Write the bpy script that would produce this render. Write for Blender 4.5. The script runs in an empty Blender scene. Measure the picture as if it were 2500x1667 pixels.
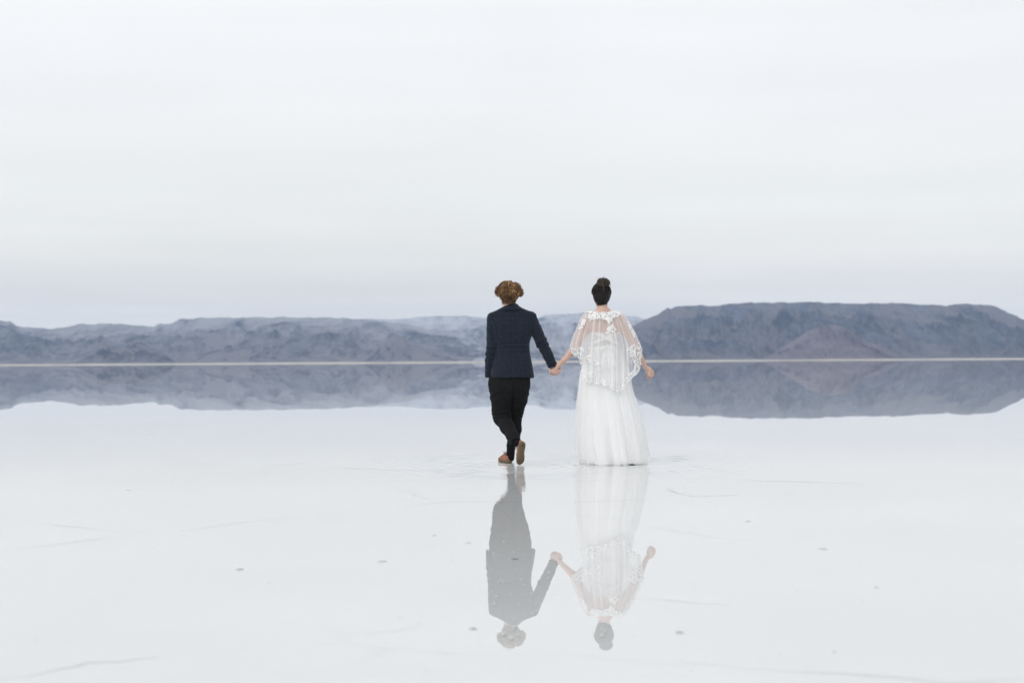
import bpy, bmesh, math, random
import numpy as np
from mathutils import Matrix, Vector

random.seed(7)
rng = np.random.default_rng(11)
sc = bpy.context.scene
col = sc.collection
R = math.radians

# ------------------------------------------------------------------ camera
CAM_H = 0.985
FPX = 50.0 / 36.0 * 2500.0
PITCH = math.atan(49.7 / FPX)
ROLL = -math.atan(0.0062)
cam = bpy.data.cameras.new("camera")
camo = bpy.data.objects.new("camera", cam)
col.objects.link(camo)
CM = Matrix.Rotation(math.pi / 2 + PITCH, 3, 'X') @ Matrix.Rotation(ROLL, 3, 'Z')
camo.matrix_world = Matrix.Translation((0, 0, CAM_H)) @ CM.to_4x4()
cam.lens = 50.0
cam.sensor_width = 36.0
cam.clip_start = 0.1
cam.clip_end = 60000.0
cam.dof.use_dof = True
cam.dof.focus_distance = 13.6
cam.dof.aperture_fstop = 2.3
sc.camera = camo

# ------------------------------------------------------------------ sky and sun
SUN_EL, SUN_AZ = R(40), R(-132)          # high, behind the camera and to the left
w = bpy.data.worlds.new("World")
sc.world = w
w.use_nodes = True
w.cycles.sampling_method = 'MANUAL'
w.cycles.sample_map_resolution = 256
nt = w.node_tree
nt.nodes.clear()
N = nt.nodes.new
L = nt.links.new
out = N("ShaderNodeOutputWorld")
bg = N("ShaderNodeBackground")
bg.inputs["Strength"].default_value = 1.0
sky = N("ShaderNodeTexSky")
sky.sky_type = 'NISHITA'
sky.sun_disc = False
sky.sun_elevation = SUN_EL
sky.sun_rotation = SUN_AZ
sky.air_density = 1.0
sky.dust_density = 3.0
skm = N("ShaderNodeVectorMath"); skm.operation = 'SCALE'
skm.inputs["Scale"].default_value = 0.09
L(sky.outputs[0], skm.inputs[0])
tc = N("ShaderNodeTexCoord")
sep = N("ShaderNodeSeparateXYZ")
L(tc.outputs["Generated"], sep.inputs[0])
# stratus: brighter overhead, greyer where one looks through more of it near the horizon
wob = N("ShaderNodeTexNoise")
mp = N("ShaderNodeMapping"); mp.inputs["Scale"].default_value = (3.0, 3.0, 40.0)
L(tc.outputs["Generated"], mp.inputs[0]); L(mp.outputs[0], wob.inputs["Vector"])
wob.inputs["Scale"].default_value = 1.0
wob.inputs["Detail"].default_value = 4.0
wob.inputs["Roughness"].default_value = 0.5
wm = N("ShaderNodeMath"); wm.operation = 'MULTIPLY_ADD'
wm.inputs[1].default_value = 0.05; wm.inputs[2].default_value = -0.025
L(wob.outputs["Fac"], wm.inputs[0])
big = N("ShaderNodeTexNoise")
mp2 = N("ShaderNodeMapping"); mp2.inputs["Scale"].default_value = (2.2, 2.2, 6.0)
mp2.inputs["Location"].default_value = (0.4, 0.1, 0.0)
L(tc.outputs["Generated"], mp2.inputs[0]); L(mp2.outputs[0], big.inputs["Vector"])
big.inputs["Scale"].default_value = 1.0
big.inputs["Detail"].default_value = 3.0
za = N("ShaderNodeMath"); za.operation = 'ADD'
L(sep.outputs["Z"], za.inputs[0]); L(wm.outputs[0], za.inputs[1])
ramp = N("ShaderNodeValToRGB")
L(za.outputs[0], ramp.inputs[0])
cr = ramp.color_ramp
STOPS = [(0.0, (1.01, 0.995, 0.96)), (0.03, (1.01, 0.995, 0.96)), (0.042, (0.90, 0.885, 0.87)), (0.056, (0.845, 0.835, 0.815)), (0.075, (0.845, 0.843, 0.81)),
         (0.11, (0.825, 0.835, 0.82)), (0.2, (0.82, 0.83, 0.835)), (0.6, (0.83, 0.84, 0.85)), (1.0, (0.83, 0.84, 0.85))]
while len(cr.elements) < len(STOPS):
    cr.elements.new(0.5)
for e, (p, c) in zip(cr.elements, STOPS):
    e.position = p
    e.color = (*c, 1)
bm_ = N("ShaderNodeMath"); bm_.operation = 'MULTIPLY_ADD'
bm_.inputs[1].default_value = 0.30; bm_.inputs[2].default_value = 1.07
L(big.outputs["Fac"], bm_.inputs[0])
st = N("ShaderNodeTexNoise")
mp3 = N("ShaderNodeMapping"); mp3.inputs["Scale"].default_value = (3.2, 3.2, 42.0); mp3.inputs["Location"].default_value = (1.3, 0.0, 0.4)
L(tc.outputs["Generated"], mp3.inputs[0]); L(mp3.outputs[0], st.inputs["Vector"])
st.inputs["Scale"].default_value = 1.0; st.inputs["Detail"].default_value = 3.0; st.inputs["Roughness"].default_value = 0.45
s1_ = N("ShaderNodeMath"); s1_.operation = 'MULTIPLY_ADD'; s1_.inputs[1].default_value = 0.24; s1_.inputs[2].default_value = 0.88
L(st.outputs["Fac"], s1_.inputs[0])
fd = N("ShaderNodeMapRange"); fd.inputs["From Min"].default_value = 0.02; fd.inputs["From Max"].default_value = 0.16; fd.inputs["To Min"].default_value = 1.0; fd.inputs["To Max"].default_value = 0.25
L(sep.outputs["Z"], fd.inputs["Value"])
sm = N("ShaderNodeMix"); sm.data_type = 'FLOAT'; sm.inputs[2].default_value = 1.0
L(fd.outputs[0], sm.inputs[0]); L(s1_.outputs[0], sm.inputs[3])
sm2 = N("ShaderNodeMath"); sm2.operation = 'MULTIPLY'
L(sm.outputs[0], sm2.inputs[0]); L(bm_.outputs[0], sm2.inputs[1])
cl = N("ShaderNodeVectorMath"); cl.operation = 'SCALE'
L(ramp.outputs[0], cl.inputs[0]); L(sm2.outputs[0], cl.inputs["Scale"])
mix = N("ShaderNodeMix"); mix.data_type = 'RGBA'
mix.inputs[0].default_value = 0.95      # cloud cover
L(skm.outputs[0], mix.inputs[6]); L(cl.outputs[0], mix.inputs[7])
L(mix.outputs[2], bg.inputs["Color"])
L(bg.outputs[0], out.inputs[0])

sun = bpy.data.lights.new("sun", 'SUN')
sun.energy = 1.1
sun.angle = R(35)
sun.color = (1.0, 0.97, 0.93)
suno = bpy.data.objects.new("sun", sun)
col.objects.link(suno)
sd = Vector((math.sin(SUN_AZ) * math.cos(SUN_EL), math.cos(SUN_AZ) * math.cos(SUN_EL), math.sin(SUN_EL)))
suno.rotation_euler = sd.to_track_quat('Z', 'Y').to_euler()
suno.location = (0, 0, 30)

sc.view_settings.view_transform = 'Standard'
sc.view_settings.look = 'None'
sc.view_settings.exposure = 0.0
sc.view_settings.gamma = 1.0
sc.view_settings.use_curve_mapping = False
sc.render.engine = 'CYCLES'
sc.cycles.use_denoising = True
sc.cycles.max_bounces = 7
sc.cycles.transparent_max_bounces = 16
sc.cycles.volume_bounces = 0
sc.cycles.caustics_reflective = False
sc.cycles.caustics_refractive = False

# ------------------------------------------------------------------ helpers
def P(px, py, D):
    """the point at distance D (metres along +Y) that lies behind photo pixel (px, py) of 2500 x 1667"""
    d = CM @ Vector(((px - 1250.0) / FPX, -(py - 833.5) / FPX, -1.0))
    s = D / d.y
    return Vector((d.x * s, D, CAM_H + d.z * s))

def PV(px, py, D):
    """P for arrays of pixels"""
    px, py = np.broadcast_arrays(np.asarray(px, float), np.asarray(py, float))
    d = np.stack([(px - 1250.0) / FPX, -(py - 833.5) / FPX, -np.ones_like(px)], -1) @ np.array(CM).T
    s_ = D / d[..., 1]
    return np.stack([d[..., 0] * s_, np.full_like(px, D), CAM_H + d[..., 2] * s_], -1)
BASE = {}
def link(name, me, parent=None, mat=None, label=None, cat=None, group=None, kind=None):
    o = bpy.data.objects.new(name, me)
    col.objects.link(o)
    if mat is not None and me is not None:
        me.materials.append(mat)
    if parent is not None:
        o.parent = parent
        b = BASE.get(parent.name, Vector((0, 0, 0)))
        BASE[o.name] = b
        if me is not None:
            me.transform(Matrix.Translation(-b))       # parts keep their place relative to the thing's base
    for k, v in (("label", label), ("category", cat), ("group", group), ("kind", kind)):
        if v:
            o[k] = v
    return o

def mesh(name, verts, faces, smooth=True):
    me = bpy.data.meshes.new(name)
    v = np.asarray(verts, dtype=np.float64).reshape(-1, 3)
    if isinstance(faces, np.ndarray):
        k = faces.shape[1]
        me.vertices.add(len(v)); me.vertices.foreach_set("co", v.ravel())
        me.loops.add(faces.size); me.loops.foreach_set("vertex_index", faces.ravel().astype(np.int32))
        me.polygons.add(len(faces))
        me.polygons.foreach_set("loop_start", np.arange(0, faces.size, k, dtype=np.int32))
        me.update(calc_edges=True)
    else:
        me.from_pydata([tuple(p) for p in v], [], faces)
    me.validate()
    if smooth:
        me.polygons.foreach_set("use_smooth", np.ones(len(me.polygons), dtype=bool))
    me.update()
    return me

def grid_faces(nu, nv, wrap_u=False):
    """quads of a (nv rows, nu columns) vertex grid"""
    j, i = np.meshgrid(np.arange(nv - 1), np.arange(nu if wrap_u else nu - 1), indexing='ij')
    i2 = (i + 1) % nu
    a = j * nu + i; b = j * nu + i2; c = (j + 1) * nu + i2; d = (j + 1) * nu + i
    return np.stack([a, b, c, d], -1).reshape(-1, 4)

def attr(me, name, vals):
    a = me.attributes.new(name, 'FLOAT', 'POINT')
    a.data.foreach_set("value", np.asarray(vals, dtype=np.float32))

# -- value noise
_T = rng.random((64, 64, 64)).astype(np.float32)
def noise3(x, y, z):
    x, y, z = np.broadcast_arrays(np.asarray(x, float), np.asarray(y, float), np.asarray(z, float))
    xi = np.floor(x).astype(int); yi = np.floor(y).astype(int); zi = np.floor(z).astype(int)
    fx = x - xi; fy = y - yi; fz = z - zi
    fx = fx * fx * fx * (fx * (fx * 6 - 15) + 10); fy = fy * fy * fy * (fy * (fy * 6 - 15) + 10); fz = fz * fz * fz * (fz * (fz * 6 - 15) + 10)
    def g(a, b, c):
        return _T[(xi + a) % 64, (yi + b) % 64, (zi + c) % 64]
    c00 = g(0,0,0) * (1 - fx) + g(1,0,0) * fx; c10 = g(0,1,0) * (1 - fx) + g(1,1,0) * fx
    c01 = g(0,0,1) * (1 - fx) + g(1,0,1) * fx; c11 = g(0,1,1) * (1 - fx) + g(1,1,1) * fx
    return ((c00 * (1 - fy) + c10 * fy) * (1 - fz) + (c01 * (1 - fy) + c11 * fy) * fz) * 2 - 1
def fbm(x, y, z, o=4, lac=2.03, gain=0.5):
    s = 0; a = 1.0; t = 0
    for k in range(o):
        s = s + a * noise3(x + 17.3 * k, y + 9.1 * k, z + 5.7 * k); t += a
        x, y, z = x * lac, y * lac, z * lac; a *= gain
    return s / t
def ridged(x, y, z, o=4):
    s = 0; a = 1.0; t = 0
    for k in range(o):
        s = s + a * (1 - np.abs(noise3(x + 13.7 * k, y + 3.3 * k, z + 7.7 * k))) ** 2; t += a
        x, y, z = x * 2.1, y * 2.1, z * 2.1; a *= 0.5
    return s / t

# -- materials
class Mat:
    def __init__(self, name):
        self.m = bpy.data.materials.new(name)
        self.m.use_nodes = True
        self.t = self.m.node_tree
        self.b = self.t.nodes["Principled BSDF"]
        self.o = self.t.nodes["Material Output"]
    def n(self, kind, **kw):
        x = self.t.nodes.new(kind)
        for k, v in kw.items():
            if k.startswith("i_"):
                x.inputs[k[2:].replace("_", " ")].default_value = v
            else:
                setattr(x, k, v)
        return x
    def l(self, a, b):
        self.t.links.new(a, b)
    def coords(self, which="Object", scale=(1, 1, 1)):
        c = self.n("ShaderNodeTexCoord"); m = self.n("ShaderNodeMapping")
        m.inputs["Scale"].default_value = scale
        self.l(c.outputs[which], m.inputs[0])
        return m.outputs[0]
    def noise(self, vec, scale, detail=4, rough=0.55):
        x = self.n("ShaderNodeTexNoise")
        self.l(vec, x.inputs["Vector"])
        x.inputs["Scale"].default_value = scale; x.inputs["Detail"].default_value = detail; x.inputs["Roughness"].default_value = rough
        return x.outputs["Fac"]
    def ramp(self, fac, stops, interp='LINEAR'):
        r = self.n("ShaderNodeValToRGB")
        r.color_ramp.interpolation = interp
        while len(r.color_ramp.elements) < len(stops):
            r.color_ramp.elements.new(0.5)
        for e, (p, c) in zip(r.color_ramp.elements, stops):
            e.position = p
            e.color = (*c, 1) if len(c) == 3 else c
        self.l(fac, r.inputs[0])
        return r.outputs[0]
    def math(self, op, a, b=None, c=None, clamp=False):
        x = self.n("ShaderNodeMath"); x.operation = op; x.use_clamp = clamp
        for i, v in enumerate((a, b, c)):
            if v is None: continue
            if isinstance(v, (int, float)): x.inputs[i].default_value = v
            else: self.l(v, x.inputs[i])
        return x.outputs[0]
    def mixc(self, fac, a, b, mode='MIX'):
        x = self.n("ShaderNodeMix"); x.data_type = 'RGBA'; x.blend_type = mode
        for i, v in ((0, fac), (6, a), (7, b)):
            if isinstance(v, (int, float)): x.inputs[i].default_value = v
            elif isinstance(v, tuple): x.inputs[i].default_value = (*v, 1)
            else: self.l(v, x.inputs[i])
        return x.outputs[2]
    def base(self, v):
        if isinstance(v, tuple): self.b.inputs["Base Color"].default_value = (*v, 1)
        else: self.l(v, self.b.inputs["Base Color"])
    def bump(self, h, strength=0.3, dist=0.01):
        x = self.n("ShaderNodeBump"); x.inputs["Strength"].default_value = strength; x.inputs["Distance"].default_value = dist
        self.l(h, x.inputs["Height"]); self.l(x.outputs[0], self.b.inputs["Normal"])
    def set(self, **kw):
        for k, v in kw.items():
            self.b.inputs[k.replace("_", " ")].default_value = v
        return self

# ------------------------------------------------------------------ salt flat and water
m = Mat("salt_crust")
v = m.coords("Object")
n1 = m.noise(v, 0.35, 5); n2 = m.noise(v, 9.0, 4)
c1 = m.ramp(n1, [(0.3, (0.66, 0.67, 0.675)), (0.7, (0.73, 0.735, 0.74))])
vor = m.n("ShaderNodeTexVoronoi", feature='DISTANCE_TO_EDGE'); vor.inputs["Scale"].default_value = 0.55
wv = m.n("ShaderNodeVectorMath", operation='MULTIPLY_ADD')
nv = m.n("ShaderNodeTexNoise"); nv.inputs["Scale"].default_value = 1.2; nv.inputs["Detail"].default_value = 5
m.l(v, nv.inputs["Vector"])
m.l(nv.outputs["Color"], wv.inputs[0]); wv.inputs[1].default_value = (0.9, 0.9, 0); m.l(v, wv.inputs[2])
m.l(wv.outputs[0], vor.inputs["Vector"])
edge = m.ramp(vor.outputs["Distance"], [(0.0, (1, 1, 1)), (0.012, (0, 0, 0))])
brk = m.ramp(n1, [(0.5, (0, 0, 0)), (0.62, (1, 1, 1))])
ef = m.math('MULTIPLY', m.math('MULTIPLY', edge, brk), 0.35)
c2 = m.mixc(ef, c1, (0.35, 0.34, 0.33))
m.base(c2); m.set(Roughness=0.7, Specular_IOR_Level=0.2)
m.bump(n2, 0.2, 0.004)
SALT = m.m

me = mesh("salt_flat", [(-30000, -1200, 0), (30000, -1200, 0), (30000, 12600, 0), (-30000, 12600, 0)], [(0, 1, 2, 3)], False)
salt = link("salt_flat", me, None, SALT, kind="structure")

FEET = [(P(1241, 1131, 13.6).x, 13.75), (P(1271, 1137, 13.4).x, 13.42)]
m = Mat("shallow_water")
m.t.nodes.remove(m.b)
geo = m.n("ShaderNodeNewGeometry")
dot = m.n("ShaderNodeVectorMath", operation='DOT_PRODUCT')
m.l(geo.outputs["True Normal"], dot.inputs[0]); m.l(geo.outputs["Incoming"], dot.inputs[1])
cz = m.math('ABSOLUTE', dot.outputs["Value"])
om = m.math('SUBTRACT', 1.0, cz)
fr = m.math('ADD', m.math('MULTIPLY', m.math('POWER', om, 5.2), 0.975), 0.02, clamp=True)   # water's reflectance
tr = m.n("ShaderNodeBsdfTransparent"); tr.inputs[0].default_value = (0.985, 0.99, 0.99, 1)
gl = m.n("ShaderNodeBsdfGlossy"); gl.inputs["Roughness"].default_value = 0.0; gl.inputs["Color"].default_value = (1, 1, 1, 1)
mx = m.n("ShaderNodeMixShader")
m.l(fr, mx.inputs[0]); m.l(tr.outputs[0], mx.inputs[1]); m.l(gl.outputs[0], mx.inputs[2])
m.l(mx.outputs[0], m.o.inputs["Surface"])
WATER = m.m
# one sheet; round the walkers it is finely divided and carries the rings their steps set off
nx, ny = 190, 330
gx = np.linspace(-1.6, 2.6, nx); gy = np.linspace(9.6, 15.4, ny)
GX, GY = np.meshgrid(gx, gy)
hgt = np.zeros_like(GX)
wob = 0.06 * fbm(GX * 2.2, GY * 2.2, 3.3, 3)
for (fx, fy, amp, wl, reach) in ((FEET[0][0], FEET[0][1], 0.00055, 0.17, 0.75), (FEET[1][0], FEET[1][1], 0.00080, 0.14, 0.85), (P(1505, 1132, 13.7).x, 13.55, 0.00045, 0.20, 0.9)):
    rr = np.hypot(GX - fx, GY - fy) + wob
    hgt += amp * np.sin(rr * 2 * math.pi / wl) * np.exp(-rr / reach) * np.clip(rr / 0.12, 0, 1)
near = np.exp(-(((GX - 0.35) / 1.1) ** 2 + ((GY - 12.9) / 1.3) ** 2))
hgt += 0.0011 * fbm(GX * 5.0, GY * 2.6, 7.7, 2) * near
ed = np.minimum(np.minimum(GX - gx[0], gx[-1] - GX), np.minimum(GY - gy[0], gy[-1] - GY))
hgt *= np.clip(ed / 0.3, 0, 1)
WZ = 0.006
V = np.stack([GX, GY, WZ + 4.0 * hgt], -1).reshape(-1, 3)
F = [tuple(int(x) for x in r) for r in grid_faces(nx, ny)]
o0 = len(V)
x0, x1, y0, y1 = gx[0], gx[-1], gy[0], gy[-1]
V = np.concatenate([V, [(-14000, -800, WZ), (14000, -800, WZ), (14000, y0, WZ), (-14000, y0, WZ), (-14000, y1, WZ), (14000, y1, WZ), (14000, 5300, WZ), (-14000, 5300, WZ),
                        (x0, y0, WZ), (x1, y0, WZ), (x1, y1, WZ), (x0, y1, WZ)]])
F += [(o0, o0 + 1, o0 + 2, o0 + 3), (o0 + 4, o0 + 5, o0 + 6, o0 + 7), (o0 + 3, o0 + 8, o0 + 11, o0 + 4), (o0 + 9, o0 + 2, o0 + 5, o0 + 10)]
me = mesh("water", V, F)
water = link("water", me, None, WATER, kind="structure")

# ------------------------------------------------------------------ far shore and mountains
def rock(name, lo, hi, scree, sc_=1.0, snow_mist=0.0):
    m = Mat(name)
    v = m.coords("Object", (1.0, 0.22, 0.75))
    a = m.noise(v, 0.0075 * sc_, 8, 0.66); b = m.noise(v, 0.034 * sc_, 7, 0.75)
    g = m.n("ShaderNodeNewGeometry"); s = m.n("ShaderNodeSeparateXYZ"); m.l(g.outputs["True Normal"], s.inputs[0])
    c = m.ramp(m.math('ADD', m.math('MULTIPLY', a, 0.60), m.math('MULTIPLY', b, 0.40)), [(0.42, lo), (0.58, hi)])
    at = m.n("ShaderNodeAttribute"); at.attribute_name = "gully"
    fl = m.ramp(m.math('ADD', at.outputs["Fac"], m.math('MULTIPLY_ADD', b, 0.5, -0.25)), [(0.38, (0, 0, 0)), (0.66, (1, 1, 1))])
    c = m.mixc(m.math('MULTIPLY', fl, 0.75), c, scree)
    fan = m.n("ShaderNodeAttribute"); fan.attribute_name = "fan"
    c = m.mixc(m.math('MULTIPLY', fan.outputs["Fac"], 0.65), c, scree)
    if snow_mist:
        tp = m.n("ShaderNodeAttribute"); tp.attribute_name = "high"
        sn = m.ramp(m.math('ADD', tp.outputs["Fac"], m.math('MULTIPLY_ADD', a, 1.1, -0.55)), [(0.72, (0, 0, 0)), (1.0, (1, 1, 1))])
        c = m.mixc(m.math('MULTIPLY', sn, snow_mist), c, (0.62, 0.64, 0.68))      # pale crests: snowy patches, and cloud mist painted into the rock colour
    m.base(c); m.set(Roughness=0.95, Specular_IOR_Level=0.1)
    return m.m

ROCK_A = rock("rock_grey", (0.028, 0.034, 0.058), (0.17, 0.175, 0.215), (0.215, 0.20, 0.22), snow_mist=0.30)
ROCK_B = rock("rock_dark", (0.010, 0.016, 0.040), (0.115, 0.125, 0.17), (0.165, 0.15, 0.165))
ROCK_H = rock("rock_foothill", (0.028, 0.034, 0.058), (0.16, 0.165, 0.205), (0.20, 0.185, 0.205))
ROCK_D = rock("rock_black", (0.022, 0.028, 0.05), (0.12, 0.125, 0.155), (0.19, 0.18, 0.20))
ROCK_P = rock("rock_purple", (0.05, 0.038, 0.055), (0.17, 0.14, 0.17), (0.18, 0.155, 0.175), 1.6)
ROCK_S = rock("rock_far", (0.06, 0.068, 0.10), (0.40, 0.41, 0.46), (0.36, 0.36, 0.39), snow_mist=0.6)

def hor(px):
    return 891.0 - 0.0062 * px

def terrain(name, sil, Yf, Yr, mat, nx=420, ny=90, gully=0.34, seed=0, foot=4.0, pw=1.25, freq=1.0, xr=None, crest=4.0):
    """a range with its foot at distance Yf and its crest at Yr; sil holds the crest as photo pixels"""
    s = np.array(sil, float)
    p0, p1 = xr or (s[0, 0], s[-1, 0])
    px = np.linspace(p0, p1, nx)
    py = np.interp(px, s[:, 0], s[:, 1])
    py = py + crest * fbm(px * 0.045, seed, 0.3, 5, 2.2, 0.6)
    ang = np.maximum((hor(px) - py) / FPX, 0.0)
    a = (px - 1250.0) / FPX
    H = ang * Yr + CAM_H
    Yb = Yr + (Yr - Yf) * 0.35
    t1 = np.linspace(0, 1, int(ny * 0.8)); t2 = 1 + np.linspace(0, 1, ny - len(t1) + 1)[1:]
    t = np.concatenate([t1, t2])
    Y = np.where(t <= 1, Yf + (Yr - Yf) * t, Yr + (Yb - Yr) * (t - 1))
    A, YY = np.meshgrid(a, Y)
    T = np.meshgrid(a, t)[1]
    HH = np.meshgrid(H, t)[0]
    X = A * Yr * 0.35 + A * YY * 0.65           # fan that spreads less than the view
    X = A * YY
    prof = np.where(T <= 1, np.clip(T, 0, 1) ** pw, 1 - 0.5 * (T - 1))
    k = freq / 420.0
    wx = X + 160 * fbm(X * k * .7, YY * k * .7, seed + 3.1, 3)
    g = ridged(wx * k * 1.2, YY * k * 0.40, seed + 1.7, 5) - 0.55
    g2 = ridged(wx * k * 4.2 + 0.4 * g, YY * k * 1.3, seed + 8.7, 5) - 0.55
    mask = np.clip(T * 3.0, 0, 1) * np.clip((1 - T) * 3.2, 0.0, 1)
    z = HH * prof * (0.90 + 0.10 * T) + HH * mask * (gully * (g - 0.1) + gully * 0.6 * g2)
    # keep the slope under the line of sight to the crest
    z = np.where(T < 1, np.minimum(z, CAM_H + (HH - CAM_H) / Yr * YY * (0.985 - 0.05 * (1 - T))), z)
    z = np.where(T > 1, np.minimum(z, HH * prof), z)
    z = np.maximum(z, 0) + foot * np.clip(1 - T * 6, 0, 1)
    e = np.minimum(1, np.minimum(np.arange(nx), np.arange(nx)[::-1]) / 6.0)
    V = np.stack([X, YY, z], -1).reshape(-1, 3)
    me = mesh(name, V, grid_faces(nx, ny))
    g3 = ridged(wx * k * 12.0 + 0.5 * g2, YY * k * 2.6, seed + 4.4, 3) - 0.55
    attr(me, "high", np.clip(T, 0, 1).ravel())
    attr(me, "gully", np.clip(0.5 - 1.6 * (0.7 * g + 0.6 * g2 + 0.45 * g3), 0, 1).ravel())      # scree lies in the gullies, bare rock on the ribs
    attr(me, "fan", np.clip(1 - T / 0.3 + 0.5 * fbm(X * k * 2, YY * k * 2, seed, 4), 0, 1).ravel())   # gravel fans at the foot
    return link(name, me, None, mat, kind="structure")

# farthest range, centre
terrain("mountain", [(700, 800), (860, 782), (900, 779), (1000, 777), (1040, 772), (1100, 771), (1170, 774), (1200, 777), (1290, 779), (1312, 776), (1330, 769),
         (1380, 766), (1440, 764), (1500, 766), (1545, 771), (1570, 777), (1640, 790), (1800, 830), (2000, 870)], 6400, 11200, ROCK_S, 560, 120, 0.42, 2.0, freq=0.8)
# left range
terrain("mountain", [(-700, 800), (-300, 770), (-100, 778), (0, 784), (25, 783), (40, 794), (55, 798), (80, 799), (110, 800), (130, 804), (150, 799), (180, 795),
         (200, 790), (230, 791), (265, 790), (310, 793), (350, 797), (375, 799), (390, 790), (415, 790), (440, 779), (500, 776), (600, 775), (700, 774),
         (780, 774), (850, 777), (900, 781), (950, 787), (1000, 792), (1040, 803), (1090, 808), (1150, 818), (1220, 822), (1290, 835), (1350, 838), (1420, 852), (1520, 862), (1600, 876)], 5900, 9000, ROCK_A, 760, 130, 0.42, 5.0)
# right range
terrain("mountain", [(1440, 868), (1480, 840), (1520, 812), (1550, 793), (1564, 784), (1585, 775), (1610, 766), (1623, 757), (1632, 752), (1638, 755), (1647, 748),
         (1661, 746), (1712, 746), (1755, 745), (1798, 741), (1861, 738), (1968, 737), (2031, 740), (2095, 741), (2180, 740), (2223, 741),
         (2308, 745), (2350, 742), (2376, 741), (2427, 748), (2457, 759), (2500, 780), (2600, 812), (2750, 846), (2950, 868)], 5900, 7600, ROCK_B, 900, 190, 0.55, 9.0, freq=1.7)
# foothills
terrain("hill", [(185, 884), (205, 868), (225, 850), (238, 840), (250, 836), (263, 839), (275, 849), (292, 851), (310, 843), (328, 836), (342, 834),
         (356, 842), (380, 852), (400, 863), (430, 882)], 5750, 6150, ROCK_D, 160, 60, 0.45, 12.0, pw=0.9, freq=3.6, crest=4.0)
terrain("hill", [(1860, 874), (1883, 864), (1908, 850), (1946, 826), (1972, 807), (2002, 796), (2027, 791), (2065, 801), (2104, 829), (2163, 850), (2220, 874)],
        5700, 6250, ROCK_P, 220, 70, 0.45, 15.0, pw=1.0, freq=3.2, crest=3.0)
terrain("hill", [(885, 880), (905, 858), (930, 845), (950, 828), (968, 815), (985, 822), (1000, 838), (1040, 850), (1080, 862), (1120, 882)],
        5950, 6500, ROCK_H, 160, 40, 0.34, 19.0, pw=1.0, freq=2.6)
terrain("hill", [(470, 882), (500, 862), (540, 852), (600, 848), (640, 839), (660, 846), (700, 862), (740, 882)], 5850, 6350, ROCK_H, 160, 40, 0.34, 23.0, pw=1.0, freq=2.6)

# the dry salt shore beyond the water
m = Mat("dry_salt_shore")
v = m.coords("Object", (1, 0.3, 1))
a = m.noise(v, 0.004, 5)
c = m.ramp(a, [(0.34, (0.16, 0.155, 0.15)), (0.43, (0.46, 0.425, 0.36)), (0.7, (0.58, 0.545, 0.475))])
m.base(c); m.set(Roughness=0.9)
nx, ny = 300, 8
a_ = np.linspace(-0.75, 0.75, nx)
rows = []
for j in range(ny):
    t = j / (ny - 1)
    Y = 4700 + 1150 * t
    edge_y = 4700 + 60 * fbm(a_ * 40, 0.3, 0.1, 4)
    yy = edge_y + (5850 - edge_y) * t
    zz = -0.3 + (4.3 + 1.3 * fbm(a_ * 55, 1.1, 0.4, 4)) * t ** 1.1 + 1.6 * fbm(a_ * 120, t * 3, 2.2, 4) * math.sin(math.pi * t)
    rows.append(np.stack([a_ * yy, yy, zz], -1))
me = mesh("shore", np.concatenate(rows), grid_faces(nx, ny))
link("shore", me, None, m.m, kind="structure")

# ------------------------------------------------------------------ the air
hz = bpy.data.materials.new("haze_air"); hz.use_nodes = True
t = hz.node_tree; t.nodes.clear()
o_ = t.nodes.new("ShaderNodeOutputMaterial"); pv = t.nodes.new("ShaderNodeVolumePrincipled")
for q in ("Density Attribute", "Color Attribute", "Temperature Attribute"):
    pv.inputs[q].default_value = ""
hz.cycles.homogeneous_volume = True
pv.inputs["Color"].default_value = (0.55, 0.72, 1.0, 1)
pv.inputs["Density"].default_value = 0.66e-4
pv.inputs["Anisotropy"].default_value = 0.0
t.links.new(pv.outputs[0], o_.inputs["Volume"])
bx = bmesh.new(); bmesh.ops.create_cube(bx, size=1.0)
for vv in bx.verts:
    vv.co = Vector((vv.co.x * 64000, 5700 + vv.co.y * 14000, -1.5 + (vv.co.z + 0.5) * 441.5))
me = bpy.data.meshes.new("haze"); bx.to_mesh(me); bx.free()
link("haze", me, None, hz, kind="stuff")

# ------------------------------------------------------------------ tools for the figures: distance fields turned into smooth meshes
def pchip(x, xp, yp):
    xp = np.asarray(xp, float); yp = np.asarray(yp, float)
    o = np.argsort(xp); xp = xp[o]; yp = yp[o]
    h = np.diff(xp); dl = np.diff(yp) / h
    d = np.zeros_like(yp)
    d[0], d[-1] = dl[0], dl[-1]
    for i in range(1, len(xp) - 1):
        if dl[i - 1] * dl[i] > 0:
            w1, w2 = 2 * h[i] + h[i - 1], h[i] + 2 * h[i - 1]
            d[i] = (w1 + w2) / (w1 / dl[i - 1] + w2 / dl[i])
    x = np.clip(np.asarray(x, float), xp[0], xp[-1])
    i = np.clip(np.searchsorted(xp, x) - 1, 0, len(h) - 1)
    t = (x - xp[i]) / h[i]
    return (yp[i] * (1 + 2 * t) * (1 - t) ** 2 + h[i] * d[i] * t * (1 - t) ** 2 + yp[i + 1] * t * t * (3 - 2 * t) + h[i] * d[i + 1] * t * t * (t - 1))

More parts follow.
